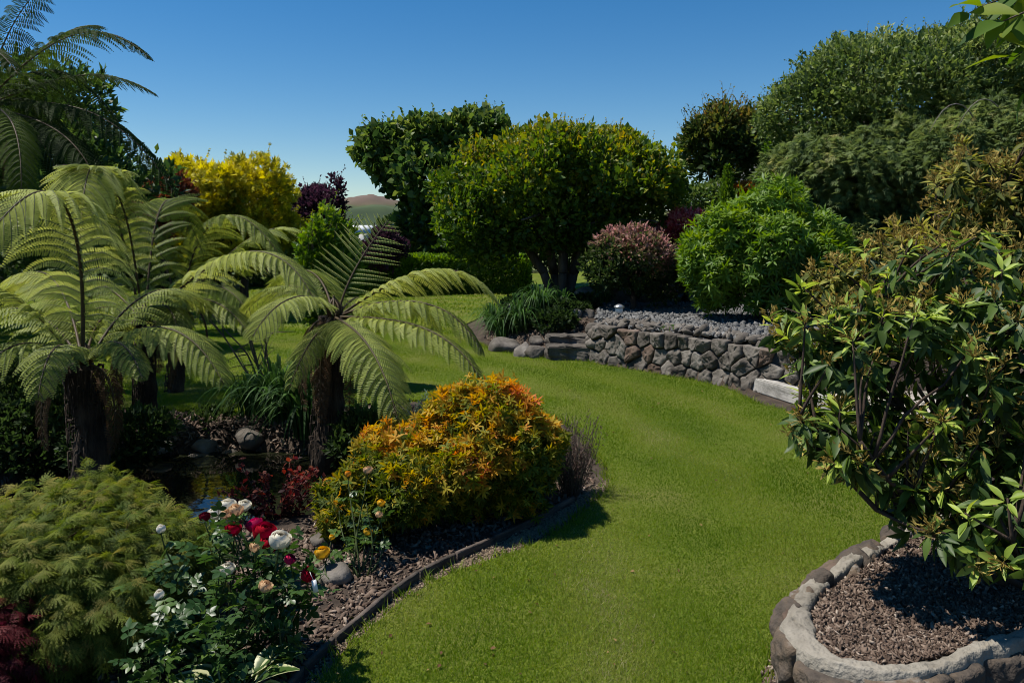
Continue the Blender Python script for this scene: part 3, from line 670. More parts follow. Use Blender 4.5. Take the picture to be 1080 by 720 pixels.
LM = dict(
 maple=[(.012, .028, .004), (.028, .055, .006), (.06, .085, .008), (.15, .12, .012)],
 dark_leaf=[(.009, .02, .006), (.02, .042, .01), (.04, .065, .012), (.07, .09, .02)],
 gold=[(.05, .07, .006), (.16, .17, .009), (.34, .31, .014), (.48, .43, .04)],
 purple=[(.012, .006, .012), (.03, .012, .022), (.05, .02, .03)],
 copper=[(.03, .012, .008), (.07, .025, .012), (.1, .045, .015)],
 rusty_tree=[(.012, .024, .006), (.03, .048, .01), (.06, .062, .012), (.10, .06, .015)],
 evergreen=[(.014, .026, .007), (.032, .052, .012), (.062, .085, .02), (.11, .13, .05)],
 weeping=[(.016, .027, .009), (.036, .052, .016), (.06, .08, .024), (.12, .11, .045)],
 bright=[(.015, .04, .005), (.04, .088, .007), (.08, .14, .01), (.14, .19, .02)],
 hedge=[(.012, .03, .004), (.03, .065, .007), (.07, .125, .01), (.09, .15, .015)],
 cone=[(.02, .045, .008), (.05, .1, .01), (.08, .14, .015)],
 pinky=[(.02, .04, .01), (.05, .075, .02), (.2, .12, .09), (.42, .22, .2)],
 redpink=[(.02, .03, .008), (.12, .03, .02), (.4, .05, .06), (.5, .2, .2)],
 orange_bush=[(.16, .05, .02), (.3, .08, .02), (.4, .2, .04)],
 nandina=[(.03, .05, .006), (.085, .11, .010), (.27, .21, .018), (.42, .22, .02), (.40, .12, .03)],
 dusky=[(.02, .016, .014), (.05, .03, .03), (.07, .06, .035)],
 blue_green=[(.02, .04, .03), (.05, .08, .06), (.1, .14, .1)],
 red_shrub=[(.03, .008, .01), (.10, .02, .018), (.22, .05, .025), (.3, .13, .06)],
 laceleaf=[(.02, .038, .006), (.055, .085, .010), (.12, .15, .02), (.19, .17, .04)],
 laceleaf_red=[(.03, .006, .009), (.09, .012, .018), (.16, .03, .03)],
 rhodo=[(.012, .024, .006), (.03, .052, .010), (.075, .11, .016), (.17, .21, .035)],
 rhodo_gold=[(.02, .035, .008), (.06, .07, .014), (.13, .13, .02), (.2, .2, .045)],
 under=[(.008, .018, .005), (.018, .036, .009), (.035, .06, .015)],
 strap=[(.01, .028, .008), (.022, .055, .012), (.045, .09, .02)],
 strap_light=[(.02, .045, .008), (.04, .085, .012), (.09, .14, .02)],
 overhang=[(.03, .07, .01), (.07, .13, .012), (.15, .19, .02)],
)
for k, c in LM.items():
    f_ = dict(gold=1.1, nandina=1.3, maple=2.3, dark_leaf=2.2, evergreen=2.3, weeping=2.5, rhodo=2.4, cone=1.5, bright=1.5, rusty_tree=1.9, orange_bush=1., rhodo_gold=1.6, purple=1.3, pinky=1.25, redpink=1.3, overhang=1.1, laceleaf=1.25, laceleaf_red=1., red_shrub=.8, copper=1.3, under=1.3).get(k, 1.75); c = [tuple(min(.75, x*f_) for x in y) for y in c]
    sp = {'evergreen': .5, 'rhodo': .55, 'dark_leaf': .5, 'maple': .45, 'bright': .5}.get(k, .3)
    M[k] = leafmat(k, c, .5 if sp > .4 else .6, .4, sp)
M['rose_leaf'] = leafmat('rose_leaf', [(.016, .045, .010), (.035, .08, .015), (.085, .15, .022)], .4, .3, .6)
M['hosta'] = leafmat('hosta', [(.03, .07, .012), (.05, .1, .02)], .4, .3, .4, edge=((.5, .5, .28), .55, .8))
M['fern'] = leafmat('fern', [(.05, .082, .014), (.14, .185, .032), (.27, .31, .066), (.38, .42, .12)], .55, .42, .35, tboost=1.5)
M['fern_backlit'] = leafmat('fern_backlit', [(.011, .024, .007), (.028, .052, .009), (.06, .095, .015)], .7, .38, .12)  # darker fern green: backlit shade of the tall fern put into its leaf colour
M['dead'] = leafmat('dead', [(.05, .028, .014), (.11, .065, .035)], .8, .2, .2)
M['seed'] = leafmat('seed', [(.2, .13, .03), (.4, .32, .09)], .7, .2, .2)
# ---------------------------------------------------------------- trees and far shrubs
L = np.vstack([sublobes(ell(P(588, 208, 14.2)-UP*.05, (2.0, 1.8, 1.24)), 75, .17, .3, keep=.92), sublobes(ell(P(500, 243, 13.8), (.68, .8, .7)), 8, .4), sublobes(ell(P(668, 212, 14), (.8, .8, .8)), 8, .4)])
mb = gz(.83, 14)
t = thing('maple_tree', 'wide dome shaped maple with yellow-green tips and short forked trunk above the stone steps', 'tree', mb)
g = Geo()
for dx, dy, ex, ey in ((-.1, 0, -1.2, .2), (.08, .03, 1.1, -.3), (.02, -.08, .1, .3), (-.03, .1, -.4, -.9), (.1, .05, .5, .9)):
    b = mb+np.array([dx*.8, dy*.8, -.1]); m1 = b+np.array([dx*1.9, dy, .65]); limb(g, b, m1, .10, .075, .06, 7); e = np.array([.83+ex, 14+ey, 2.4]); lp = limb(g, m1, e, .09, .035, .08, 9)
    for _ in range(4): s = lp[rng.integers(3, 8)]; limb(g, s, s+nz(rnd(1)[0]+UP*.4)*.9, .03, .012, .1, 6, 5)
g.build('trunk', M['bark'], t, sm=True)
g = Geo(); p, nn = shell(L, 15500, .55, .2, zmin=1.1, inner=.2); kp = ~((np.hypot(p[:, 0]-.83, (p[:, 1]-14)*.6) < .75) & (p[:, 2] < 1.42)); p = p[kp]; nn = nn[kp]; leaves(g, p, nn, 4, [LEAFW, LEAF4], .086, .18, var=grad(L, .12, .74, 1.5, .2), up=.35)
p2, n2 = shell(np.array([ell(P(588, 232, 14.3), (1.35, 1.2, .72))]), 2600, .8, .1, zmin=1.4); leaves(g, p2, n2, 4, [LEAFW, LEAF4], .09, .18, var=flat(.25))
idx = rng.choice(np.where(nn[:, 2] > .1)[0], 420); sprigs(g, p[idx], nn[idx], .36, 9, LEAFW, .065, var=.85, twmi=1)
g.build('crown', [M['maple'], M['twig']], t)

L = np.vstack([sublobes(ell(P(466, 192, 24), (1.51, 1.51, 1.45)), 14, .38), sublobes(ell(P(496, 150, 24.6), (1.07, 1.01, 0.88)), 8, .4), sublobes(ell(P(455, 150, 24.3), (1.01, 1.01, 0.63)), 6, .4), sublobes(ell(P(400, 155, 24), (0.63, 0.63, 0.53)), 6, .5), sublobes(ell(P(462, 240, 24), (1.13, 1.13, 1.01)), 6, .4), sublobes(ell(P(420, 175, 24), (0.88, 0.88, 0.69)), 6, .45)])
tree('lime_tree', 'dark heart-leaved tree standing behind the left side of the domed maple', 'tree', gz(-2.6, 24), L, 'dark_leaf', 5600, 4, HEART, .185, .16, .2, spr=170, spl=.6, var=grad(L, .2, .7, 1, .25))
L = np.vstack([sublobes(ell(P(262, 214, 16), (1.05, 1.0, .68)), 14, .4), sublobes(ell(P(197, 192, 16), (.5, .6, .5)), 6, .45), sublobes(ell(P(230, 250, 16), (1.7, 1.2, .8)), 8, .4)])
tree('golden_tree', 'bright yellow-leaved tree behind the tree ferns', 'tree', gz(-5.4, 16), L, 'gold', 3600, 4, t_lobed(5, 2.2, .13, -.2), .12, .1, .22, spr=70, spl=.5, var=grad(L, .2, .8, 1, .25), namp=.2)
L = sublobes(ell(P(172, 222, 13.5), (.5, .5, .55)), 7, .45)
tree('copper_shrub', 'dark copper brown shrub at the left foot of the yellow tree', 'shrub', gz(L[0][0], 13.5), L, 'copper', 1800, 4, LEAF4, .07, .05, .12, spr=20, spl=.2, part='foliage', stem='stem')
L = np.vstack([sublobes(ell(P(340, 228, 22), (.62, .6, .7)), 7, .4), [ell(P(352, 205, 22), (.2, .2, .38))]])
tree('purple_tree', 'purple-leaved tree left of the distant hill', 'tree', gz(L[0][0], 22), L, 'purple', 1500, 4, LEAF4, .12, .08, .2, spr=36, spl=.45)
L = sublobes(ell(P(406, 268, 21.5), (.5, .5, .55)), 6, .4)
tree('purple_shrub', 'maroon shrub above the left end of the clipped hedge', 'shrub', gz(L[0][0], 21.5), L, 'purple', 1100, 4, LEAF4, .1, .06, .15, spr=14, spl=.3, part='foliage', stem='stem')
L = np.vstack([sublobes(ell(P(765, 160, 18), (.8, .8, .9)), 12, .36), sublobes(ell(P(745, 150, 18), (.5, .5, .5)), 4, .4), sublobes(ell(P(785, 140, 18), (.45, .5, .5)), 4, .4)])
tree('cherry_tree', 'upright dark tree with rusty tips between the domed maple and the house', 'tree', gz(4.85, 18), L, 'rusty_tree', 2500, 4, LEAF4, .13, .11, .2, spr=130, spl=.6, var=grad(L, .05, .6, 1.3, .25), namp=.35, depth=.6)
L = np.vstack([sublobes(ell(P(935, 125, 14), (1.75, 1.6, 1.25)), 24, .34), sublobes(ell(P(1045, 90, 14), (1.35, 1.3, 1.15)), 12, .35), sublobes(ell(P(875, 132, 13.6), (.68, .8, .9)), 9, .4), sublobes(ell(P(905, 88, 14), (.8, .8, .42)), 6, .45), sublobes(ell(P(1000, 72, 14), (.9, .9, .62)), 8, .45), sublobes(ell(P(1140, 110, 14), (1.2, 1.2, 1.1)), 6, .45)])
tree('evergreen_tree', 'broad grey-green evergreen tree on top of the bank, highest on the right', 'tree', gz(6.6, 14.4), L, 'evergreen', 17000, 5, LEAF4, .078, .2, .18, namp=.24, spr=420, spl=.32, var=flat(.5, .34, 1.4), up=.3, rand=1)
# weeping conifer
L = np.vstack([sublobes(ell(P(895, 200, 12.6), (1.15, 1.0, 1.0)), 18, .34, .1), sublobes(ell(P(975, 185, 12.2), (1.0, .9, .85)), 12, .36), sublobes(ell(P(848, 225, 12.6), (.6, .6, .6)), 7, .4), sublobes(ell(P(1055, 165, 12), (.95, .9, .8)), 9, .38), sublobes(ell(P(930, 265, 12.2), (1.1, .9, .7)), 8, .36)])
t = thing('weeping_conifer', 'weeping conifer with drooping grey-green sprays and bare arching twigs, in front of the evergreen tree', 'tree', gz(5.6, 12.6))
g = Geo(); branches(g, gz(5.6, 12.6), L, .1, 8, 4, .5); 
for x, y in ((1010, 110), (1040, 105)):
    s = P(x+30, y+50, 11.9); e = P(x-30, y+30, 11.1); tube(g, bez([s, P(x+15, y-12, 11.6), P(x-10, y-15, 11.3), e], 10), np.linspace(.012, .004, 10), 5, mi=1)
g.build('trunk', [M['dark_bark'], M['pale_twig']], t, sm=True)
g = Geo(); p, nn = shell(L, 6200, .6, .34)
k = 9; n = len(p); h = nz(nn*np.array([1, 1, .2])+rnd(n, .3)); LL = rng.uniform(.12, .42, n); ti = np.repeat(np.arange(n), k); u = np.tile(np.linspace(.05, 1, k), n)
pos = p[ti]+h[ti]*(LL[ti]*u*.55)[:, None]; pos[:, 2] += LL[ti]*(.12*u-.75*u**2)
d = nz(h[ti]*.5+rnd(n*k, .5)-UP*.5*u[:, None]); sz = .085*rng.uniform(.7, 1.3, n*k)
g.inst(t_lobed(5, 1.7, .09, -.2), pos, frames(d, UP+rnd(n*k, .4)), sz*1.3, np.clip(.45+.34*noise(pos, 2.4, 41)+rng.normal(size=n*k)*.12, 0, 1))
g.build('crown', M['weeping'], t)
L = sublobes(ell(P(1150, 190, 8), (1.0, .8, 1.2)), 8, .4)
# hedge
def hedge(name, label, x0, x1, y0, y1, h, mat, n, size, grp=None, cat='hedge', rz=0., zb=None):
    t = thing(name, label, cat, gz((x0+x1)/2, (y0+y1)/2), grp); b = gz((x0+x1)/2, (y0+y1)/2)
    a = rng.random(n); A = [(x1-x0)*h*2, (y1-y0)*h*2, (x1-x0)*(y1-y0)*1.2]; c = rng.choice(3, n, p=np.array(A)/sum(A))
    u, v = rng.uniform(-1, 1, n), rng.uniform(-1, 1, n); s = rng.choice([-1, 1], n); q = np.zeros((n, 3)); N = np.zeros((n, 3))
    q[:, 0] = np.where(c == 1, s, u); q[:, 1] = np.where(c == 0, s, np.where(c == 1, u, v)); q[:, 2] = np.where(c == 2, 1, v*.5+.5)
    q[:, 2] = np.where(c < 2, (v+1)/2, 1); N[c == 1, 0] = s[c == 1]; N[c == 0, 1] = s[c == 0]; N[c == 2, 2] = 1
    q = (q-N*rng.random(n)[:, None]**2*.12)*np.array([(x1-x0)/2, (y1-y0)/2, h]); q += b; q += N*(.04*noise(q, 2.5, 9))[:, None]
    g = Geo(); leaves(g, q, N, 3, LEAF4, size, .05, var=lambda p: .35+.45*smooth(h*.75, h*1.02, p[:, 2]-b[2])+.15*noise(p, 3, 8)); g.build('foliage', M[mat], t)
    m = max(2, int((x1-x0)/1.2))
    for k in range(m):
        g = Geo(); x = x0+(x1-x0)*(k+.5)/m; y = (y0+y1)/2; r = gz(x, y); limb(g, r-UP*.1, r+UP*h*.7, .04, .02)
        for _ in range(4): limb(g, r+UP*h*rng.uniform(.2, .5), r+np.array([rng.uniform(-.4, .4), rng.uniform(-.3, .3)*(y1-y0), h*.85]), .02, .008, .1, 6, 5)
        g.build('stem', M['dark_bark'], t, sm=True)
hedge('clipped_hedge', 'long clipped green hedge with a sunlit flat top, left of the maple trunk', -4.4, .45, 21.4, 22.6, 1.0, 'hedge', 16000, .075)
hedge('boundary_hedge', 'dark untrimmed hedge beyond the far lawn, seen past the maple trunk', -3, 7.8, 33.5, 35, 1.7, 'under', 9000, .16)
# green slope shrubs & pieris
L = np.vstack([sublobes(ell(P(812, 278, 10.6), (.9, .8, .88)), 16, .36), sublobes(ell(P(750, 290, 10.8), (.48, .5, .62)), 8, .42), sublobes(ell(P(805, 228, 10.8), (.42, .4, .3)), 6, .5), sublobes(ell(P(858, 290, 10.9), (.45, .5, .6)), 5, .45)])
WH = t_join([t_xf(t_leaf(.13, 3, .03, -.15), a, 1-.15*(i % 2), pitch=.55-.3*(i % 2)) for i, a in enumerate(np.linspace(0, 6.28, 8)[:-1])])
b = gz(3.35, 11); t = thing('laurel_shrub', 'bright green shrub of narrow glossy leaves on the gravel terrace', 'shrub', b)
g = Geo(); branches(g, b, L, .05, 8, 4, .15); g.build('stem', M['dark_bark'], t, sm=True)
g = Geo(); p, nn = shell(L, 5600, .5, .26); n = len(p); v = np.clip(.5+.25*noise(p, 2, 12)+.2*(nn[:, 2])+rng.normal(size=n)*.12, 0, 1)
g.inst(WH, p, frames(nz(rnd(n)), nz(nn+UP*.7+rnd(n, .3))), rng.uniform(.09, .15, n), v)
idx = rng.choice(np.where(nn[:, 2] > .2)[0], 90); sprigs(g, p[idx], nn[idx], .22, 10, LEAFN, .12, var=.8)
g.build('foliage', M['bright'], t)
L = np.vstack([sublobes(ell(P(668, 278, 12.1), (.6, .5, .46)), 9, .42), sublobes(ell(P(640, 288, 12.1), (.3, .35, .3)), 4, .45), sublobes(ell(P(700, 290, 12.3), (.5, .5, .45)), 4, .45)])
tree('variegated_shrub', 'dark shrub topped with pale pink young leaves, right of the maple trunk', 'shrub', gz(L[0][0], 12.1), L, 'pinky', 3400, 5, LEAF4, .06, .05, .1, part='foliage', stem='stem', var=grad(L, -.1, .85, 1.5, .5), spr=60, spl=.16)
L = np.vstack([sublobes(ell(P(724, 240, 13.8), (.3, .35, .3)), 6, .45), sublobes(ell(P(708, 258, 13.8), (.4, .4, .35)), 4, .45)])
tree('azalea_shrub', 'crimson and pink flowering shrub behind the bright green shrub', 'shrub', gz(L[0][0], 13.8), L, 'redpink', 1500, 5, LEAF4, .055, .05, .08, part='foliage', stem='stem', var=grad(L, .1, 1., .8, .3))
c = P(767, 228, 16); g0 = gz(c[0], 16); t = thing('cone_conifer', 'small pointed bright green conifer in front of the rusty-tipped tree', 'tree', g0)
g = Geo(); limb(g, g0-UP*.1, g0+UP*(c[2]-g0[2]+.5), .04, .01); g.build('trunk', M['dark_bark'], t)
n = 3600; hh = rng.random(n)**1.3; zt = c[2]+.95; a = rng.uniform(0, 6.28, n); z = g0[2]+.05+hh*(zt-g0[2]-.05); r = .3*(1-hh)**.8*rng.uniform(.75, 1.08, n)
q = np.c_[c[0]+r*np.cos(a), 16+r*np.sin(a), z]; g = Geo(); leaves(g, q, np.c_[np.cos(a), np.sin(a), .3+0*a], 3, LEAFN, .07, .06, up=.9, var=flat(.55)); g.build('crown', M['cone'], t)
def shrub(name, label, px, py, D, rx, rz, mat, n, size, grp=None, K=7, tm=LEAF4, ry=None, cat='shrub', **kw):
    c = P(px, py, D); L = sublobes(ell(c, (rx, ry or rx*.9, rz)), K, .42)
    kw.setdefault('var', grad(L, .2, .8, 1, .2))
    return tree(name, label, cat, gz(c[0], D), L, mat, n, 4, tm, size, .035, .08, group=grp, part='foliage', stem='stem', nmain=5, nsub=2, fork=.2, **kw)
shrub('orange_shrub', 'rusty orange shrub below the house terrace', 788, 205, 17.5, .42, .22, 'orange_bush', 1000, .06)
shrub('dark_shrub', 'low dark green shrub between the crimson shrub and the pointed conifer', 745, 212, 17, .6, .38, 'dark_leaf', 1200, .08)
shrub('green_shrub', 'yellow-green shrub beside the house wall, under the evergreen tree', 835, 165, 15, .38, .5, 'cone', 1200, .07)
shrub('green_shrub', 'yellow-green shrub under the house, right of the orange shrub', 830, 195, 14.5, .45, .35, 'cone', 1200, .07)
shrub('dark_shrub', 'dark shrub behind the stone terrace border, below the pink-leaved shrub', 650, 318, 14.6, .5, .32, 'under', 1100, .07)
shrub('dark_shrub', 'dark shrub behind the terrace border at the foot of the bright green shrub', 715, 305, 14.3, .6, .4, 'under', 1300, .07)
shrub('dark_shrub', 'dark shrub filling the gap right of the bright green shrub', 905, 320, 12, 1.0, .8, 'under', 2600, .08)
shrub('dark_shrub', 'dark green shrub under the weeping conifer, behind the rhododendrons', 985, 330, 11, 1.0, .8, 'under', 2600, .08)
shrub('dark_shrub', 'dark shrub on the bank under the evergreen tree', 1050, 240, 12.5, 1.4, 1.2, 'under', 3200, .09)
shrub('tall_shrub', 'upright light green shrub rising behind the central tree fern', 343, 295, 8.6, .3, .62, 'bright', 2600, .055, spr=46, spl=.26, K=9, tm=LEAF4)
# row of shrubs closing the far left
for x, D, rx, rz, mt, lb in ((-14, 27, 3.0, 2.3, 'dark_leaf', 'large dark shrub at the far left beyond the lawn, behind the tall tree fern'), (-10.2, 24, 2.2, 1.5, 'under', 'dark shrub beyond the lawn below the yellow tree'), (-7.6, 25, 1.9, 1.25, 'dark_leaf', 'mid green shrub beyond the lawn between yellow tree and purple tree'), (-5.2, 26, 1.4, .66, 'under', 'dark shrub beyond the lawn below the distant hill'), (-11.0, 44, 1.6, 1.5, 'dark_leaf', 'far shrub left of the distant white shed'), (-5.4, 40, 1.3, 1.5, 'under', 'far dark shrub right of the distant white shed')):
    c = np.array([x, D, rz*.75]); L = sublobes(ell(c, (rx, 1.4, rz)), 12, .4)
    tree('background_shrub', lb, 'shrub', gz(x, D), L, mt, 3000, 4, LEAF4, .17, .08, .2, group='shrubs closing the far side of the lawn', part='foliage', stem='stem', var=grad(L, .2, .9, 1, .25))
c = np.array([-9.2, 13, 2.0]); L = np.vstack([sublobes(ell(c, (2.3, 1.8, 2.1)), 16, .38), sublobes(ell(P(105, 205, 11.5), (.9, .8, .9)), 8, .4), sublobes(ell(P(35, 150, 11.5), (1.0, .8, 1.1)), 10, .4)])
tree('dark_tree', 'dense dark tree behind the tall tree fern at the left edge', 'tree', gz(-9.3, 12.6), L, 'dark_leaf', 9800, 4, LEAF4, .11, .14, .18, var=flat(.3))
# distant shed
sx = P(374, 256, 45); t = thing('white_shed', 'distant white shed seen above the upright frond of the central tree fern', 'shed', (sx[0], 45, 0))
bx = lambda n_, p, s, m: None
def box(name, c, s, mat, parent, rz=0.):
    g = Geo(); v = np.array([(x, y, z) for z in (-.5, .5) for y in (-.5, .5) for x in (-.5, .5)])*np.array(s)
    cr, sr = math.cos(rz), math.sin(rz); v = np.c_[v[:, 0]*cr-v[:, 1]*sr, v[:, 0]*sr+v[:, 1]*cr, v[:, 2]]+np.array(c)
    g.add(v, [np.array([[0, 2, 3, 1], [4, 5, 7, 6], [0, 1, 5, 4], [2, 6, 7, 3], [0, 4, 6, 2], [1, 3, 7, 5]])], .5); return g.build(name, M[mat], parent)
M['white'] = solid('white_paint', [(.66, .66, .66), (.8, .8, .8)], 1, .6, 0)
M['roof'] = solid('roof', [(.05, .032, .028), (.085, .055, .045)], 3, .8, .3)
M['render_wall'] = solid('render_wall', [(.16, .155, .15), (.24, .23, .22)], 2, .9, .2)
M['rail'] = solid('rail', [(.02, .02, .022), (.04, .04, .042)], 6, .5, 0)
M['glass'] = solid('glass', [(.02, .03, .04), (.03, .045, .06)], 2, .1, 0, spec=.8)
box('wall', (sx[0], 45, .8), (2.4, 2.6, 1.6), 'white', t); 
g = Geo(); z0, z1 = 1.65, 2.1; a, b_ = sx[0]-1.35, sx[0]+1.35
g.add([(a, 43.5, z0), (b_, 43.5, z0), (b_, 46.5, z0), (a, 46.5, z0), (a, 45, z1), (b_, 45, z1)], [np.array([[0, 1, 5, 4], [3, 4, 5, 2], [0, 3, 2, 1]]), np.array([[0, 4, 3], [1, 2, 5]])]); g.build('roof', M['white'], t)
# house on the bank
hx, hy = 10.7, 27.5; hzb = float(hz(hx, hy))
t = thing('house', 'grey house with a dark brown roof half hidden behind the trees on the bank', 'house', (hx, hy, hzb))
box('wall', (hx, hy, hzb+.6), (6, 5, 2.2), 'render_wall', t)
g = Geo(); z0, z1 = hzb+1.65, hzb+2.45
x0, x1, y0, y1 = hx-3.5, hx+3.5, hy-3, hy+3
g.add([(x0, y0, z0), (x1, y0, z0), (x1, y1, z0), (x0, y1, z0), (x0+2.4, hy, z1), (x1-2.4, hy, z1), ], [np.array([[0, 1, 5, 4], [2, 3, 4, 5]]), np.array([[1, 2, 5], [3, 0, 4]]), np.array([[0, 3, 2, 1]])]); g.build('roof', M['roof'], t)
wf = box('window', (hx-1.6, hy-2.52, hzb+1.05), (1.5, .08, .8), 'white', t); box('pane', (hx-1.6, hy-2.57, hzb+1.05), (1.34, .04, .64), 'glass', wf)
wf = box('window', (hx+1.2, hy-2.52, hzb+1.05), (1.5, .08, .8), 'white', t); box('pane', (hx+1.2, hy-2.57, hzb+1.05), (1.34, .04, .64), 'glass', wf)
a = P(735, 232, 20); b_ = P(840, 196, 20); t = thing('terrace_fence', 'dark sloping fence on a grey wall running down from the house', 'fence', (a[0], 20.0, float(hz(a[0], 20))))
g = Geo(); V = []
for s in np.linspace(0, 1, 9):
    p = a+(b_-a)*s; zb = float(hz(p[0], 20))-.2
    for y, z in ((19.9, zb), (19.9, p[2]), (20.1, p[2]), (20.1, zb)): V.append((p[0], y, z))
g.add(V, [np.array([[k*4+j, k*4+4+j, k*4+4+(j+1) % 4, k*4+(j+1) % 4] for k in range(8) for j in range(4)]+[[0, 1, 2, 3], [35, 34, 33, 32]])]); g.build('wall', M['render_wall'], t)
for s in np.linspace(.02, .98, 8): p = a+(b_-a)*s; box('post', (p[0], 20, p[2]+.2), (.06, .06, .5), 'rail', t)
g = Geo()
for dz in (.12, .27, .42): tube(g, [a+UP*dz-np.array([0, .06, 0]), b_+UP*dz-np.array([0, .06, 0])], .035, 6)
g.build('rail', M['rail'], t)

for x, y, lb in ((.1, 12.9, 'low dark ground plant in the shade left of the maple trunk'), (.75, 12.0, 'low dark ground plant behind the stone steps'), (1.0, 12.6, 'low dark ground plant in front of the maple trunk'), (.2, 11.9, 'low dark ground plant among the grass clumps'), (1.2, 14.0, 'low dark ground plant right of the maple trunk'), (.6, 11.6, 'low dark ground plant beside the upper stone step')):
    z_ = float(hz(x, y)); L = sublobes(ell((x, y, z_+.08), (.32, .25, .16)), 4, .45); tree('ground_plant', lb, 'plant', gz(x, y), L, 'under', 500, 4, LEAF4, .06, .012, .04, group='low plants under the maple', part='foliage', stem='stem', nmain=3, nsub=1, fork=.2)
for x, y, s_, lb in ((.95, 11.9, .14, 'brown rock above the stone steps'), (.35, 11.35, .12, 'small rock left of the upper step'), (1.15, 11.9, .12, 'rock at the left end of the slate gravel'), (.0, 12.4, .13, 'rock half hidden between the grass clumps')):
    p = gz(x, y, .03); rock(p, (s_, s_*.8, s_*.7), lab=lb, grp='rocks above the steps')
q = area(2600, [(-.4, 12.3), (.4, 11.0), (1.1, 10.8), (1.2, 13.5), (-.5, 14)], None, .005); scatter('bark_mulch', 'dark bark and leaf litter in the bed under the maple', 'mulch', q, .012, .035, .35, M['chips'], CHIPS)
# ---------------------------------------------------------------- tree ferns
PIN = T([(0, 0, 0), (.30, .22, .02), (.24, .75, -.03), (0, 1, -.12), (-.24, .75, -.03), (-.30, .22, .02)], [[(0, 1, 2, 3), (0, 3, 4, 5)]])
def frond(parent, ctrl, Wd, npin=24, droop=.8, var=.6, mats=None, side=None, roll=0., npl=20, fwd=.45, start=.1, name='frond', rr=.011, pls=1.2):
    c = np.asarray(ctrl, float); C_ = bez(c, 61); Tn = nz(np.gradient(C_, axis=0)); h = c[3]-c[0]; h = h*np.array([1, 1, 0])
    if np.linalg.norm(h) < .15: h = np.array([0, -1., 0])
    S0 = nz(np.cross(nz(h), UP)) if side is None else nz(np.array(side, float))
    g = Geo(); tube(g, C_, np.linspace(rr, rr*.22, 61), 6, mi=1)
    Ltot = np.linalg.norm(np.diff(C_, axis=0), axis=1).sum()
    jit = rng.uniform(-.5, 50); sp = Ltot*(1-start)/npin; PP = []; DD = []; NN = []; SZ = []; VV = []
    for k in range(npin):
        s = start+(1-start)*((k+.3)/npin)**.93; f = s*60; i = min(int(f), 59); fr = f-i
        p = C_[i]*(1-fr)+C_[i+1]*fr; t = nz(Tn[i]*(1-fr)+Tn[i+1]*fr); S = nz(S0-t*(S0@t)); nn = np.cross(S, t)
        if roll: S, nn = S*math.cos(roll)+nn*math.sin(roll), nn*math.cos(roll)-S*math.sin(roll)
        if nn[2] < 0 and side is None and abs(roll) < .1 and abs(nn[2]) > .9: pass
        q = s
        w = Wd*(.5+.5*smooth(0, .38, q))*(max(1-((q-.42)/.60)**2, .02)**.75 if q > .42 else 1)*rng.uniform(.93, 1.07)
        w = max(w, .03)
        for sg in (-1, 1):
            if rng.random() < .025: continue
            w = w*rng.uniform(.9, 1.08)
            m = max(6, int(npl*min(1, w/Wd+.12))); u = np.linspace(0, 1, m+1)
            ang = fwd+.35*s+.25*u+rng.normal()*.07; dirs = S[None]*sg*np.cos(ang)[:, None]+t[None]*np.sin(ang)[:, None]+nn[None]*(.16-.35*u)[:, None]
            dirs[:, 2] -= droop*(u*1.1)*rng.uniform(.65, 1.3)*(.35+.65*min(1, w/Wd)); dirs = nz(dirs)
            step = w/m; pts = p+np.vstack([[0, 0, 0], np.cumsum(dirs[:-1]*step, 0)])
            tube(g, pts[[0, m//3, 2*m//3, m]], [rr*.28, rr*.22, rr*.16, rr*.06], 3, mi=2, cap=False)
            pn = nz(np.cross(dirs, np.cross(nn[None], dirs)))   # normal of the pinna
            lat = np.cross(dirs, pn)
            pl = pls*sp*.72*np.clip(1.12-u**2.2*1.0, .12, 1)*np.minimum(1, .55+u*4)*(.7+.3*w/Wd)
            for s2 in (-1, 1):
                d = nz(lat*s2+dirs*.32-pn*.42+rng.normal(size=(m+1, 3))*.07)
                PP.append(pts[1:]); DD.append(d[1:]); NN.append(pn[1:]+lat[1:]*s2*.4); SZ.append(np.stack([np.full(m, step*1.12), pl[1:], pl[1:]], 1))
                VV.append(np.full(m, var+.10*math.sin(k*1.3+jit)+rng.normal()*.07)+rng.normal(size=m)*.05)
    D_ = np.vstack(DD); g.inst(PIN, np.vstack(PP), frames(D_, np.vstack(NN)), np.vstack(SZ), np.clip(np.concatenate(VV), 0, 1), 0)
    return g.build(name, mats or [M['fern'], M['rachis'], M['stem']], parent)
M['fern_trunk'] = solid('fern_trunk', [(.01, .007, .005), (.035, .024, .017), (.07, .05, .035)], 14, .95, 1., 50, stretch=(1, 1, .3))
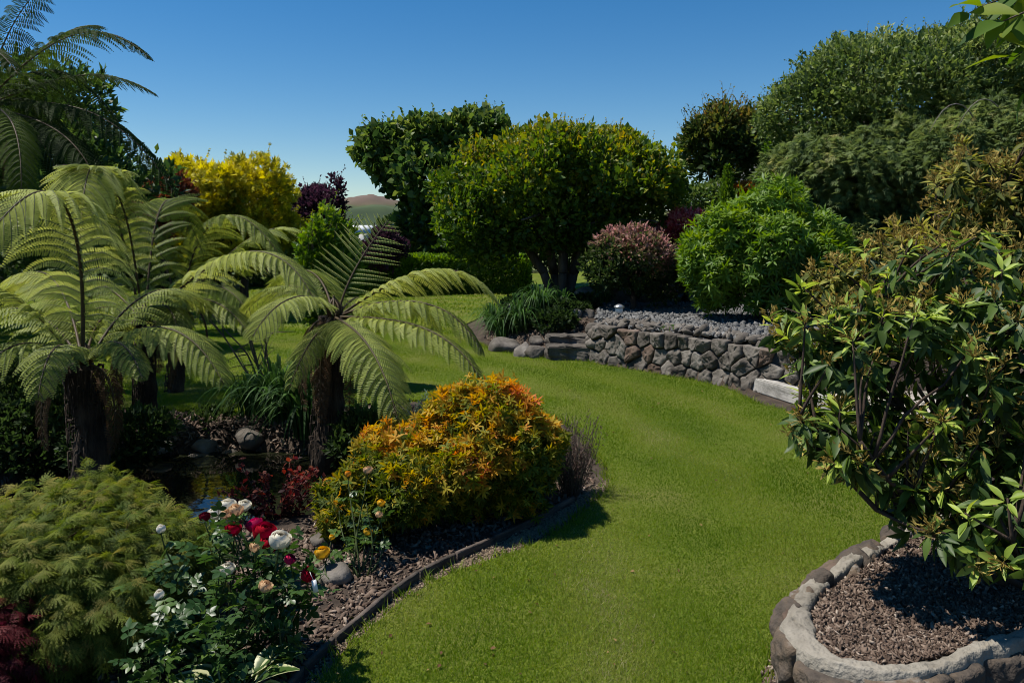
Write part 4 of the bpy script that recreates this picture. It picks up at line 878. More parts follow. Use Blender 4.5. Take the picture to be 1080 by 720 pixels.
def fern(label, base, top, r, fr, dead=5, mats=None, name='tree_fern', **fk):
    t = thing(name, label, 'tree fern', (base[0], base[1], base[2])); g = Geo()
    n = 26; tt = np.linspace(0, 1, n); pts = np.asarray(base)-UP*.1+(np.asarray(top)-base+UP*.1)*tt[:, None]; pts[:, 0] += .03*np.sin(tt*5)
    tube(g, pts, r*(1.25-.35*tt), 18, rough=.35)
    L = np.linalg.norm(np.asarray(top)-base)
    for _ in range(240):      # old leaf stubs and hanging fibre
        s = rng.random(); p = base+(np.asarray(top)-base)*s; a = rng.uniform(0, 6.28); o = np.array([math.cos(a), math.sin(a), 0]); q = p+o*r*.85
        l = rng.uniform(.04, .14); tube(g, [q, q+o*.035+UP*.01*l, q+o*.03-UP*l], [.009, .006, .002], 4, cap=False)
    g.build('trunk', M['fern_trunk'], t)
    g = Geo()
    for k in range(9):        # young coiled crosiers in the crown heart
        a = 6.283*k/9; o = np.array([math.cos(a), math.sin(a), 0]); u = np.linspace(0, 1, 12)
        tube(g, np.asarray(top)+o*.03+np.outer(u, UP*.16)+np.outer(np.sin(u*4.5)*.035, o), np.linspace(.013, .007, 12), 5)
    g.build('crosiers', M['rachis'], t)
    for f in fr:
        f = dict(f); c = f.pop('c'); frond(t, [top+nz(np.array([c[1][0]-top[0], c[1][1]-top[1], .05]))*.04 if i == 0 else c[i-1 if i else 0] for i in range(4)] if len(c) == 3 else c, mats=mats, **{**fk, **f})
    for k in range(dead):
        a = 6.283*k/dead+rng.uniform(-.5, .5); o = np.array([math.cos(a), math.sin(a), 0]); l = rng.uniform(.45, .8)*min(1, L)
        frond(t, [top+o*.05, top+o*.28-UP*.02, top+o*.3-UP*l*.5, top+o*.24-UP*l], .14, 14, .9, .5, [M['dead'], M['rachis'], M['rachis']], npl=9, name='dead_frond')
    return t
def K(*a, **k): return dict(c=[P(*q) for q in a], **k)
tA = P(88, 384, 5.3); bA = P(95, 515, 5.3); bA[2] = 0
fern('large tree fern nearest the camera with a thick shaggy trunk at the left', bA, tA, .1, [
 K((94, 225, 5.25), (62, 130, 4.75), (-28, 272, 4.3), Wd=.5, npin=34, droop=1.35, var=.85, npl=30, rr=.014, pls=1.35),
 K((140, 335, 5.1), (195, 322, 4.9), (236, 405, 4.7), Wd=.36, npin=22, droop=1.0, var=.6, npl=24),
 K((45, 330, 5.2), (5, 290, 5.0), (-55, 300, 4.8), Wd=.4, npin=22, droop=.8, var=.6, npl=20),
 K((40, 350, 5.0), (0, 350, 4.7), (-40, 420, 4.6), Wd=.34, droop=.9, var=.5, npl=18),
 K((130, 310, 5.7), (180, 280, 6.0), (222, 330, 6.2), Wd=.36, droop=.9, var=.55, npl=18),
 K((75, 300, 6.0), (40, 250, 6.6), (10, 320, 7.2), Wd=.4, droop=.8, var=.6, npl=18),
 K((70, 355, 4.9), (50, 350, 4.5), (40, 420, 4.3), Wd=.26, npin=18, droop=1., var=.5, npl=16),
 K((110, 350, 5.0), (135, 350, 4.7), (150, 400, 4.5), Wd=.2, npin=18, droop=1., var=.5, npl=16),
 K((100, 330, 5.9), (120, 310, 6.4), (120, 380, 6.9), Wd=.34, droop=1., var=.45, npl=14),
 K((60, 330, 5.8), (10, 300, 6.0), (-40, 350, 6.3), Wd=.34, droop=.9, var=.5, npl=14)], 3)
tB = P(152, 338, 6.9); bB = P(152, 449, 6.95); bB[2] = -.05
fern('slender tree fern just behind the thick-trunked one, its longest frond sweeping right', bB, tB, .07, [
 K((205, 285, 6.6), (285, 215, 6.2), (332, 318, 5.9), Wd=.42, npin=32, droop=1.05, var=.75, npl=26, rr=.013, pls=1.15),
 K((110, 150, 6.8), (88, 125, 6.2), (84, 272, 5.5), Wd=.46, npin=32, droop=1.2, var=.75, npl=28, pls=1.3),
 K((160, 230, 7.1), (170, 150, 7.4), (215, 270, 7.8), Wd=.4, droop=.8, var=.3, npl=20),
 K((135, 220, 6.6), (130, 165, 6.3), (60, 175, 6.0), Wd=.02+.3, droop=.8, var=.4, npl=18),
 K((190, 310, 6.6), (230, 300, 6.3), (262, 352, 6.1), Wd=.3, droop=1.1, var=.5, npl=18),
 K((165, 320, 6.4), (180, 305, 6.0), (190, 360, 5.7), Wd=.28, droop=1.1, var=.45, npl=18),
 K((120, 300, 7.2), (80, 270, 7.6), (50, 330, 8), Wd=.36, droop=.9, var=.4, npl=14),
 K((120, 320, 6.7), (90, 310, 6.4), (60, 370, 6.2), Wd=.3, droop=1., var=.4, npl=14)], 4)
tD = P(190, 322, 8.5); bD = P(182, 413, 8.4); bD[2] = 0
fern('farther tree fern whose pale fronds arch below the yellow tree', bD, tD, .06, [
 K((200, 235, 8.5), (245, 185, 8.3), (298, 275, 8.0), Wd=.46, npin=26, droop=.95, var=.5, npl=20),
 K((240, 260, 8.7), (300, 205, 8.9), (345, 268, 9.0), Wd=.46, npin=24, droop=.9, var=.45, npl=18),
 K((205, 300, 8.2), (235, 285, 7.8), (262, 330, 7.6), Wd=.34, droop=1., var=.45, npl=16),
 K((170, 260, 8.6), (150, 200, 8.8), (110, 270, 9), Wd=.42, droop=.9, var=.35, npl=16),
 K((215, 280, 9), (240, 250, 9.6), (262, 290, 10), Wd=.36, droop=.9, var=.4, npl=14),
 K((160, 300, 8.2), (120, 270, 8), (90, 320, 7.8), Wd=.36, droop=1., var=.35, npl=14)], 3)
tC = P(352, 334, 6.1); bC = P(340, 480, 6.1); bC[2] = -.02
fern('central tree fern on a leaning dark trunk, one frond pointing straight up', bC, tC, .09, [
 K((362, 300, 6.15), (385, 262, 6.3), (410, 232, 6.4), Wd=.33, npin=18, droop=.22, var=.8, side=(1, .1, 0), npl=24, fwd=.12, start=.22, pls=.55),
 K((415, 290, 6.1), (490, 255, 6.0), (527, 322, 5.9), Wd=.34, npin=24, droop=1.15, var=.72, npl=22, roll=.25),
 K((425, 305, 5.8), (480, 312, 5.6), (508, 372, 5.5), Wd=.3, npin=22, droop=1.1, var=.55, npl=20, roll=.15),
 K((410, 335, 5.7), (470, 335, 5.4), (506, 398, 5.2), Wd=.28, npin=22, droop=1.0, var=.62, npl=20, roll=.1),
 K((370, 345, 5.5), (400, 355, 5.0), (420, 446, 4.8), Wd=.34, npin=24, droop=.9, var=.5, npl=22),
 K((335, 300, 5.7), (292, 305, 5.3), (266, 356, 5.1), Wd=.3, npin=22, droop=1.0, var=.66, npl=22),
 K((330, 300, 6.5), (290, 280, 6.8), (252, 340, 7), Wd=.34, droop=.9, var=.5, npl=18),
 K((345, 290, 6.8), (320, 262, 7.4), (285, 310, 7.8), Wd=.34, droop=.8, var=.4, npl=16),
 K((395, 320, 6.6), (430, 300, 7.1), (462, 350, 7.5), Wd=.34, droop=.9, var=.5, npl=16),
 K((370, 320, 6.8), (380, 290, 7.4), (400, 350, 7.9), Wd=.32, droop=.9, var=.4, npl=14),
 K((340, 350, 5.8), (325, 350, 5.5), (305, 410, 5.4), Wd=.22, npin=18, droop=1., var=.4, npl=14)], 5)
tE = P(-22, 112, 8.5); bE = np.array([tE[0]-.1, 8.6, 0])
fd = [M['fern_backlit'], M['rachis'], M['stem']]
fern('tall tree fern at the upper left edge, fronds coloured dark as if backlit against the sky', bE, tE, .11, [
 K((40, 50, 8.4), (95, 0, 8.2), (158, 62, 8.0), Wd=.44, npin=26, droop=1.0, var=.55, npl=18),
 K((50, 85, 8.6), (105, 60, 8.6), (165, 100, 8.7), Wd=.36, npin=26, droop=1.1, var=.45, npl=18),
 K((55, 105, 8.3), (125, 95, 8.0), (192, 218, 7.9), Wd=.5, npin=26, droop=.8, var=.25, npl=18),
 K((0, 50, 8.3), (22, -10, 8.0), (70, -30, 7.7), Wd=.3, npin=24, droop=1.3, var=.3, npl=16, roll=.4),
 K((40, 125, 8.0), (85, 130, 7.7), (110, 215, 7.6), Wd=.44, droop=.9, var=.2, npl=16),
 K((10, 110, 7.8), (25, 130, 7.2), (22, 212, 7.0), Wd=.34, droop=.9, var=.9, npl=20),
 K((-40, 60, 8.2), (-20, 20, 7.8), (20, 80, 7.5), Wd=.34, droop=.9, var=.5, npl=16),
 K((20, 80, 9.2), (60, 60, 9.9), (90, 150, 10.3), Wd=.5, droop=.9, var=.2, npl=14),
 K((0, 80, 9.3), (20, 70, 10), (30, 170, 10.4), Wd=.5, droop=.9, var=.2, npl=14),
 K((-60, 90, 8.8), (-120, 80, 9), (-170, 150, 9.1), Wd=.44, droop=.9, var=.3, npl=12),
 K((-60, 90, 8.1), (-110, 100, 7.8), (-140, 180, 7.6), Wd=.44, droop=.9, var=.3, npl=12),
 K((30, 60, 8.7), (70, 20, 9), (105, 30, 9.4), Wd=.4, droop=.9, var=.35, npl=14),
 K((30, 130, 8.4), (60, 140, 8.4), (75, 250, 8.4), Wd=.44, droop=.9, var=.15, npl=14),
 K((20, 70, 8.9), (70, 50, 9.2), (125, 130, 9.4), Wd=.46, droop=1.1, var=.2, npl=14),
 K((10, 100, 8.9), (50, 90, 9.3), (85, 190, 9.5), Wd=.5, droop=1., var=.2, npl=14)], 6, mats=fd, pls=1.05)

# ---------------------------------------------------------------- strappy clumps and pond plants
def strap(name, label, base, n, Lb, w, mat, grp=None, spread=.9, r=.12, cat='plant'):
    t = Geo(); base = np.asarray(base, float)
    for k in range(n):
        a = rng.uniform(0, 6.283); o = np.array([math.cos(a), math.sin(a), 0]); l = Lb*rng.uniform(.6, 1.15); s = spread*rng.uniform(.15, 1); m = 9
        p0 = base+o*r*rng.random()**.5; c = bez([p0, p0+UP*l*.55+o*l*.1*s, p0+UP*l*(.95-.25*s)+o*l*.45*s, p0+o*l*.9*s+UP*l*(.9-1.0*s)], m)
        sd_ = np.array([-o[1], o[0], 0]); u = np.linspace(0, 1, m); ww = w*np.clip(np.minimum(.5+3*u, (1-u)*2.6), .03, 1)
        V = np.stack([c-sd_*ww[:, None], c-UP*.12*w, c+sd_*ww[:, None]], 1).reshape(-1, 3); q = []
        for i in range(m-1): q += [(i*3, i*3+1, i*3+4, i*3+3), (i*3+1, i*3+2, i*3+5, i*3+4)]
        t.add(V, [np.array(q)], rng.random())
    o = t.build(name, M[mat]); return tag(o, label, cat, grp)
gs = 'strappy clumps by the pond'
strap('iris_clump', 'dark strappy iris clump nearest the central fern trunk, on the pond bank', gz(-1.78, 6.9), 150, .78, .014, 'strap', gs)
strap('iris_clump', 'broad dark strappy iris clump at the middle of the far pond bank', gz(-2.1, 7.15), 150, .72, .013, 'strap', gs)
strap('iris_clump', 'low strappy iris clump in the shade right of the central fern trunk', gz(-1.2, 6.7), 80, .45, .011, 'strap', gs)
strap('iris_clump', 'smaller iris clump at the left end of the strappy row', gz(-2.4, 7.35), 90, .55, .012, 'strap', gs)
gd = 'grass clumps below the maple'
for x, y, s, lb in ((-.15, 12.0, .5, 'leftmost strappy grass clump at the lawn edge below the maple'), (.12, 11.9, .55, 'middle strappy grass clump in the bed below the maple'), (.42, 12.1, .55, 'strappy grass clump closest to the maple trunk'), (-.3, 12.7, .5, 'strappy grass clump behind the leftmost one, by the far lawn'), (.75, 12.4, .4, 'small strappy grass clump above the stone steps')):
    strap('grass_clump', lb, gz(x, y), 120, s*1.2, .010, 'strap', gd)  # dark strap green stands in for the shade on these clumps
for x, y, s, lb in ((1.15, 12.9, .35, 'low tuft at the left corner of the gravel terrace'), (1.5, 13.2, .4, 'low dark tuft before the terrace border')):
    strap('grass_tuft', lb, gz(x, y), 80, s, .007, 'strap', 'tufts by the gravel terrace')
strap('grass_tuft', 'tiny green tuft growing on top of the stone wall', gz(1.95, 9.72), 40, .1, .004, 'strap_light')
for (px, py, D, rx, rz, lb) in ((120, 470, 5.9, .35, .22, 'low dark leafy plant right of the thick fern trunk'), (225, 455, 7.3, .28, .16, 'low green plant in front of the bark chips across the pond'), (50, 460, 6.2, .45, .38, 'leafy dark plant left of the thick fern trunk'), (0, 440, 6.4, .5, .55, 'dark leafy mass at the left edge behind the laceleaf mound'), (400, 470, 6.0, .28, .22, 'dark plant right of the central fern trunk')):
    shrub('leafy_plant', lb, px, py, D, rx, rz, 'under', int(900*rx/.3), .05, K=5, cat='plant', grp='low plants round the pond')
# bare twiggy stems behind the pond
t = thing('bare_shrub', 'thin leafless branching shrub behind the iris clumps', 'shrub', gz(-2.35, 7.8)); g = Geo()
for x, y in ((205, 320), (225, 330), (250, 310), (275, 330), (300, 320), (235, 300)):
    b = gz(-2.35+rng.uniform(-.1, .1), 7.8); lp = limb(g, b, P(x, y, 7.8), .014, .004, .1, 10, 5, bow=(rng.uniform(-.1, .1), 0, 0))
    for _ in range(4): s = lp[rng.integers(3, 9)]; limb(g, s, s+nz(rnd(1)[0]*[1, .6, .6]+UP*.5)*.3, .006, .002, .1, 6, 4)
g.build('stem', M['twig'], t)
# blue-green rosette plants on the lawn edge behind the orange bush
g = Geo(); b = gz(-.95, 7.0); t = thing('sedum_plant', 'row of blue-green upright stems between the fern and the orange bush', 'plant', b)
for k in range(34):
    p = b+np.array([rng.uniform(-.32, .42), rng.uniform(-.2, .2), -.02]); h = rng.uniform(.16, .3); m = 26; u = np.linspace(0, 1, m); a = u*40
    pts = p+np.outer(u*h, UP); d = np.c_[np.cos(a), np.sin(a), .7+.6*u]; g.inst(LEAFN, pts, frames(d, UP+rnd(m, .2)), .06*(1.1-.5*u), np.clip(.3+.5*u+rng.normal(size=m)*.1, 0, 1)); tube(g, [p, p+UP*h], [.004, .002], 4, mi=1)
g.build('foliage', [M['blue_green'], M['stem']], t)
# rocks by the pond
for x, y, sc, lb in ((350, 604, (.14, .1, .09), 'rounded grey-brown rock beside the yellow rose stem'), (338, 568, (.09, .08, .06), 'small pale rock below the red-leaved shrub'), (312, 608, (.08, .07, .05), 'small rock at the edge of the bark chips by the roses'), (385, 520, (.14, .1, .08), 'dark rock in the shade under the central fern'), (425, 478, (.12, .1, .08), 'dark rock behind the orange bush')):
    p = G(x, y, .03); p[2] = float(hz(p[0], p[1]))+.02; rock(p, tuple(.72*v_ for v_ in sc), lab=lb, grp='rocks by the pond')
for k in range(12):
    a = rng.uniform(-.9, .3)+(0 if k % 2 else 2.2); p = np.array([PC[0]+1.42*math.cos(a)*rng.uniform(.97, 1.08), PC[1]+1.2*math.sin(a)*rng.uniform(.97, 1.08), -.12]); p[2] = max(float(hz(p[0], p[1])), -.25)
    rock(p, (rng.uniform(.08, .16), rng.uniform(.08, .13), rng.uniform(.06, .1)), name='pond_stone', lab='dark wet stone in the rim of the pond', grp='stones in the pond rim')
# garden lantern
b = gz(*P(653, 336, 10.9)[:2]); t = thing('garden_light', 'small glass-topped garden light standing on the slate gravel', 'garden light', b)
M['steel'] = solid('steel', [(.4, .4, .4), (.5, .5, .5)], 5, .3, 0, spec=.8); M['steel'].node_tree.nodes['Principled BSDF'].inputs['Metallic'].default_value = .7
def lathe(g, c, prof, seg=16, mi=0):
    prof = np.array(prof); th = np.linspace(0, 6.2832, seg, endpoint=False); m = len(prof)
    V = np.stack([np.outer(np.cos(th), prof[:, 0]), np.outer(np.sin(th), prof[:, 0]), np.tile(prof[:, 1], (seg, 1))], -1).reshape(-1, 3)+c
    i = np.arange(seg)[:, None]*m; i2 = ((np.arange(seg)+1) % seg)[:, None]*m; j = np.arange(m-1)[None]; g.add(V, [np.stack([i+j, i2+j, i2+j+1, i+j+1], -1).reshape(-1, 4)], mi=mi)
g = Geo(); lathe(g, b, [(0, 0), (.012, 0), (.012, .1), (.0, .1)]); g.build('post', M['rail'], t)
g = Geo(); lathe(g, b, [(0, .1), (.05, .1), (.055, .17), (0, .17)]); g.build('lamp_glass', M['white'], t)
g = Geo(); lathe(g, b, [(0, .172), (.075, .172), (.07, .19), (.03, .215), (0, .22)]); g.build('lamp_cap', M['steel'], t)
# ---------------------------------------------------------------- orange bush and shrubs of the left bed
L = np.vstack([sublobes(ell(P(512, 480, 4.8), (.41, .4, .41)), 26, .36, .2), sublobes(ell(P(428, 512, 4.65), (.36, .36, .32)), 16, .38), sublobes(ell(P(372, 548, 4.5), (.23, .24, .24)), 8, .42), sublobes(ell(P(548, 500, 4.75), (.2, .3, .32)), 6, .45)])
NW = t_join([t_xf(t_leaf(.15, 3, .03, -.2), a, 1-.25*(i % 2), pitch=.35-.35*(i % 2)) for i, a in enumerate((-1.9, -1.2, -.6, 0, .6, 1.2, 1.9, 3.1))])
b = gz(-.3, 4.85); t = thing('nandina_bush', 'rounded bush of orange and yellow-green leaves at the curve of the lawn', 'bush', b)
g = Geo(); branches(g, b, L, .025, 10, 6, .15); g.build('stem', M['twig'], t)
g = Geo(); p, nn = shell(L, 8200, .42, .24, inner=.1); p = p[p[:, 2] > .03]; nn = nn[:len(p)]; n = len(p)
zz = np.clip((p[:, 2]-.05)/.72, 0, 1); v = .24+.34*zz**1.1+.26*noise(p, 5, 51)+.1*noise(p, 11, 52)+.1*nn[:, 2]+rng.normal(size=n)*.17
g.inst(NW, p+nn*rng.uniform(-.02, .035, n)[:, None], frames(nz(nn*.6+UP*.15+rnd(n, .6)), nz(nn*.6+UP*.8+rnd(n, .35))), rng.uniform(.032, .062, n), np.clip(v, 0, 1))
idx = rng.choice(np.where(nn[:, 2] > .3)[0], 90); sprigs(g, p[idx], nn[idx], .07, 7, LEAFN, .045, var=.75)
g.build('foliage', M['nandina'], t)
# purple-brown wiry shrub
b = gz(.38, 5.15); t = thing('wiry_shrub', 'low dusky wiry shrub at the right side of the orange bush', 'shrub', b); g = Geo(); g2_ = Geo()
for k in range(90):
    a = rng.uniform(0, 6.28); o = np.array([math.cos(a), math.sin(a), 0]); l = rng.uniform(.2, .52); e = b+o*rng.uniform(.02, .22)+UP*l; lp = limb(g, b+o*.06*rng.random(), e, .004, .0015, .12, 8, 4)
    m = 34; u = rng.uniform(.3, 1, m); q = lp[0]+(lp[-1]-lp[0])*u[:, None]+rnd(m, .018); g2_.inst(LEAFN, q, frames(nz(o*.5+UP*.8+rnd(m, .7)), rnd(m)), .022, rng.random(m))
g.build('stem', M['twig'], t); g2_.build('foliage', M['dusky'], t)
# red-leaved young shrub
b = gz(*G(293, 540, 0)[:2]); t = thing('red_shrub', 'sparse young shrub with dark red leaves beside the pond', 'shrub', b); g = Geo(); gl = Geo()
for k in range(26):
    a = rng.uniform(0, 6.28); o = np.array([math.cos(a), math.sin(a), 0]); l = rng.uniform(.14, .44); e = b+o*rng.uniform(.1, .36)+UP*l; lp = limb(g, b, e, .005, .002, .06, 8, 4)
    m = 30; u = rng.uniform(.35, 1.02, m); q = lp[0]+(lp[-1]-lp[0])*u[:, None]+rnd(m, .012); gl.inst(OV, q, frames(nz(rnd(m)+UP*.1), UP+rnd(m, .5)), rng.uniform(.028, .05, m), np.clip(u-.5+rng.normal(size=m)*.2, 0, 1))
g.build('stem', M['red_stem'], t); gl.build('foliage', M['red_shrub'], t)

# ---------------------------------------------------------------- laceleaf maples
LACE = t_lace()
def lace(label, c, r, n, mat, size, base, cat='maple'):
    c = np.asarray(c, float); t = thing('laceleaf_maple', label, cat, base); g = Geo()
    LB = np.vstack([sublobes(ell(c, r), 26, .34, .2, keep=.9)])
    branches(g, base, LB, .03, 9, 5, .25)
    p, nn = shell(LB, n, .5, .26, zmin=.02); k = 5; m = len(p)
    tip = nz(nn*np.array([1, 1, .35])+rnd(m, .25)+np.array([.15, 0, 0])); LL = rng.uniform(.06, .15, m); ti = np.repeat(np.arange(m), k); u = np.tile(np.linspace(.05, 1, k), m)
    pos = p[ti]+tip[ti]*(LL[ti]*u)[:, None]; pos[:, 2] += LL[ti]*(.25*u-.45*u**2)
    d = nz(tip[ti]*.8-UP*(.1+.45*u)[:, None]+rnd(m*k, .35)); gl = Geo()
    v = .42+.22*noise(pos, 4, 61)+.14*(u-.5)+.2*(pos[:, 2]-c[2])/r[2]+rng.normal(size=m*k)*.2
    gl.inst(LACE, pos, frames(d, UP+nn[ti]*.5+rnd(m*k, .3)), size*rng.uniform(.75, 1.2, m*k), np.clip(v, 0, 1))
    for q in range(160):
        i = rng.integers(m)
        if p[i][2] > c[2]*.6: tube(g, [p[i]-tip[i]*.15-UP*.02, p[i], p[i]+tip[i]*LL[i]*.6], [.003, .002, .0015], 4, mi=1, cap=False)
    g.build('stem', [M['bark'], M['red_stem']], t); gl.build('foliage', M[mat], t)
lace('mounded green laceleaf maple with feathery cascading foliage at the lower left', (-2.0, 3.35, .18), (.6, .52, .37), 3900, 'laceleaf', .068, gz(-1.95, 3.4))
lace('dark red laceleaf maple at the bottom left corner', (-1.93, 2.74, .14), (.19, .18, .27), 520, 'laceleaf_red', .06, gz(-2.0, 2.6))

# ---------------------------------------------------------------- roses
def petalmat(name, a, b_, tr=.3):
    return leafmat(name, [a, b_], .8, tr, .08, tboost=1.)
M['white_petal'] = petalmat('white_petal', (.55, .5, .36), (.8, .77, .68)); M['red_petal'] = petalmat('red_petal', (.16, .002, .008), (.38, .006, .02), .2)
M['pink_petal'] = petalmat('pink_petal', (.42, .01, .06), (.6, .03, .12)); M['yellow_petal'] = petalmat('yellow_petal', (.62, .3, .01), (.75, .52, .06))
M['peach_petal'] = petalmat('peach_petal', (.42, .26, .14), (.7, .5, .3)); M['dark_petal'] = petalmat('dark_petal', (.05, .003, .008), (.12, .005, .012), .15)
M['orange_petal'] = petalmat('orange_petal', (.6, .2, .02), (.7, .35, .05))
def bloom(parent, c, s, mat, face=(0, -.3, .8), n=26, openn=1., ragged=0.):
    g = Geo(); f = nz(np.array(face, float)); R2 = frames(np.array([[.2, 1., .1]]), f[None])[0]; s = s*.72
    n = max(n, 16); cc_ = c-f*s*.1
    for k in range(n):
        q = k/(n-1); a = k*2.4+rng.normal()*.2; Rk = s*(.28+.72*q**.8); th0 = 2.5; th1 = .12+(.35+.75*openn)*q**1.1+rng.normal()*.06; span = (1.15-.35*q)
        V = []
        for u in np.linspace(0, 1, 6):
            for x in np.linspace(-1, 1, 7):
                uu = u*(1-.10*x*x); th = th0+(th1-th0)*uu; r_ = Rk*(1+.16*q*uu**5+.03*math.sin(3*x+k)+ragged*.1*math.sin(9*x+k*3)*uu)
                az = a+x*span*(.45+.55*math.sin(min(uu*1.25, 1)*1.57)); h_ = r_*math.cos(th)*(1.05-.15*q)
                V.append((r_*math.sin(th)*math.cos(az), r_*math.sin(th)*math.sin(az), h_+s*.03*q*math.sin(x*4+k)))
        V = np.array(V) @ R2.T+cc_; qd = [(i*7+j, i*7+j+1, i*7+j+8, i*7+j+7) for i in range(5) for j in range(6)]
        g.add(V, [np.array(qd)], np.clip(.3+.5*q+rng.normal()*.15, 0, 1))
    lathe(g, c-f*s*.9, [(0, -.2*s), (.16*s, -.15*s), (.2*s, .05*s), (0, .2*s)], 8, 1)
    for k in range(5):
        a = k*1.257; o = np.array([math.cos(a), math.sin(a), -.2]); g.inst(LEAFN, [c-f*s*.85], frames(o[None], UP[None]), s*.9, .5, 1)
    return g.build('bloom', [M[mat], M['rose_leaf']], parent, sm=True)
FIVE = t_join([t_xf(t_leaf(.34, 4, .06, -.12, .42, .02), 0, .42, (0, .58, 0))]+[t_xf(t_leaf(.34, 4, .06, -.12, .42, .02), sg*1.25, .36, (0, y, 0)) for sg in (-1, 1) for y in (.3, .56)]+[T([(-.012, 0, 0), (.012, 0, 0), (.01, .6, 0), (-.01, .6, 0)], [[(0, 1, 2, 3)]])])
def rosebush(label, base, blooms, fol, nst, mat='rose_leaf', ls=.092, grp=None, lpt=8, nshell=0):
    base = np.asarray(base, float); t = thing('rose_bush', label, 'rose bush', base, grp); g = Geo(); gl = Geo(); LB = np.atleast_2d(fol)
    ends = [b[0] for b in blooms]+[p for p in shell(LB, nst, .5, .1, zmin=.08)[0]]
    for j, e in enumerate(ends):
        e = np.asarray(e, float); o = np.array([rng.normal()*.05, rng.normal()*.05, 0]); m_ = base+(e-base)*.45+o*2; m_[2] = max(m_[2], .06)
        c = bez([base+o, m_, e-UP*.12+o*.3, e-UP*.004], 14); tube(g, c, np.linspace(.0052, .0022, 14), 5)
        m = lpt; u = rng.uniform(.3, .93, m); ii = (u*13).astype(int); q = c[ii]; d = nz(rnd(m)*np.array([1, 1, .3])+UP*.15)
        gl.inst(FIVE, q, frames(d, UP+rnd(m, .35)), ls*rng.uniform(.7, 1.2, m), np.clip(.45+rng.normal(size=m)*.25+.15*u, 0, 1))
    if nshell:
        p, nn = shell(LB, nshell, .55, .15, zmin=.05); d = nz(nn+rnd(nshell, .7)); gl.inst(FIVE, p, frames(d, UP+nn*.4+rnd(nshell, .35)), ls*rng.uniform(.7, 1.15, nshell), np.clip(.4+rng.normal(size=nshell)*.25, 0, 1))
    g.build('stem', M['stem'], t); gl.build('foliage', M[mat], t)
    for bl in blooms: bloom(t, np.asarray(bl[0], float), *bl[1:])
    return t
u3 = (0, -.35, .8)
rosebush('tall rose bush with cream-white blooms in front of the pond', gz(-1.1, 3.12), [
 (P(228, 540, 3.2), .042, 'white_petal', u3), (P(240, 532, 3.25), .046, 'white_petal', u3), (P(258, 532, 3.3), .038, 'white_petal', (.2, -.2, .8)),
 (P(249, 537, 3.18), .04, 'peach_petal', u3, 18, 1, 1.), (P(238, 542, 3.15), .03, 'peach_petal', (.1, -.6, .5), 16, 1, 1.), (P(170, 557, 3.1), .026, 'white_petal', UP, 12, .5),
 (P(240, 599, 3.0), .038, 'white_petal', (0, -.5, .7)), (P(168, 626, 2.85), .026, 'white_petal', UP, 12, .5), (P(280, 618, 2.9), .034, 'peach_petal', (0, -.7, .3), 18, 1, 1.)],
 [ell((-1.13, 3.05, .3), (.25, .22, .26)), ell((-1.2, 2.8, .18), (.2, .18, .18))], 14, nshell=150)
rosebush('rose bush with crimson and hot pink blooms, one white bloom leaning over it', gz(-.92, 3.2), [
 (P(279, 560, 3.15), .062, 'red_petal', (.1, -.5, .7)), (P(283, 574, 3.12), .052, 'red_petal', (.1, -.8, .2)), (P(268, 552, 3.2), .046, 'pink_petal', (-.3, -.4, .8)),
 (P(246, 557, 3.1), .042, 'red_petal', u3), (P(216, 544, 3.15), .03, 'dark_petal', UP), (P(306, 589, 3.05), .03, 'pink_petal', (.4, -.3, .6)), (P(325, 605, 3.0), .04, 'red_petal', (.5, -.4, .5), 22, 1, .6),
 (P(295, 568, 3.0), .056, 'white_petal', (.1, -.45, .85), 30), (P(270, 575, 3.05), .034, 'peach_petal', (0, -.2, .9), 16, 1.3, 1.2)],
 [ell((-.93, 3.1, .3), (.19, .18, .2)), ell((-.93, 3.0, .16), (.12, .14, .14))], 10, nshell=80)
rosebush('small yellow rose bush in front of the orange bush', gz(*G(378, 606, 0)[:2]), [
 (P(340, 582, 3.9), .05, 'yellow_petal', (-.1, -.4, .8)), (P(350, 566, 4.0), .022, 'yellow_petal', UP, 12, .5), (P(388, 560, 4.0), .03, 'yellow_petal', (0, -.5, .6)), (P(402, 530, 4.1), .03, 'yellow_petal', (0, -.6, .5)),
 (P(367, 499, 4.15), .026, 'orange_petal', UP, 14, .6), (P(388, 495, 4.2), .034, 'peach_petal', u3), (P(400, 542, 4.1), .028, 'peach_petal', (0, -.5, .6), 16, 1, 1.)],
 [ell(P(378, 545, 4.05), (.14, .12, .16))], 4, ls=.085, lpt=5)
# plant tag on a rose stem
t = thing('plant_tag', 'small white plastic tag hanging under the rightmost crimson bloom', 'plant tag', P(331, 612, 2.98)); g = Geo(); c = P(331, 612, 2.98)
g.add(np.array([(-.01, 0, .0), (.008, 0, .004), (.018, -.004, -.04), (0, -.004, -.044), (-.01, .002, .0), (.008, .002, .004), (.018, -.002, -.04), (0, -.002, -.044)])+c, [np.array([[0, 3, 2, 1], [4, 5, 6, 7], [0, 1, 5, 4], [1, 2, 6, 5], [2, 3, 7, 6], [3, 0, 4, 7]])]); g.build('tag_plate', M['white'], t)
g = Geo(); tube(g, [c, c+np.array([-.01, 0, .02]), c+np.array([-.018, .01, .03])], .001, 4); g.build('tie', M['white'], t)
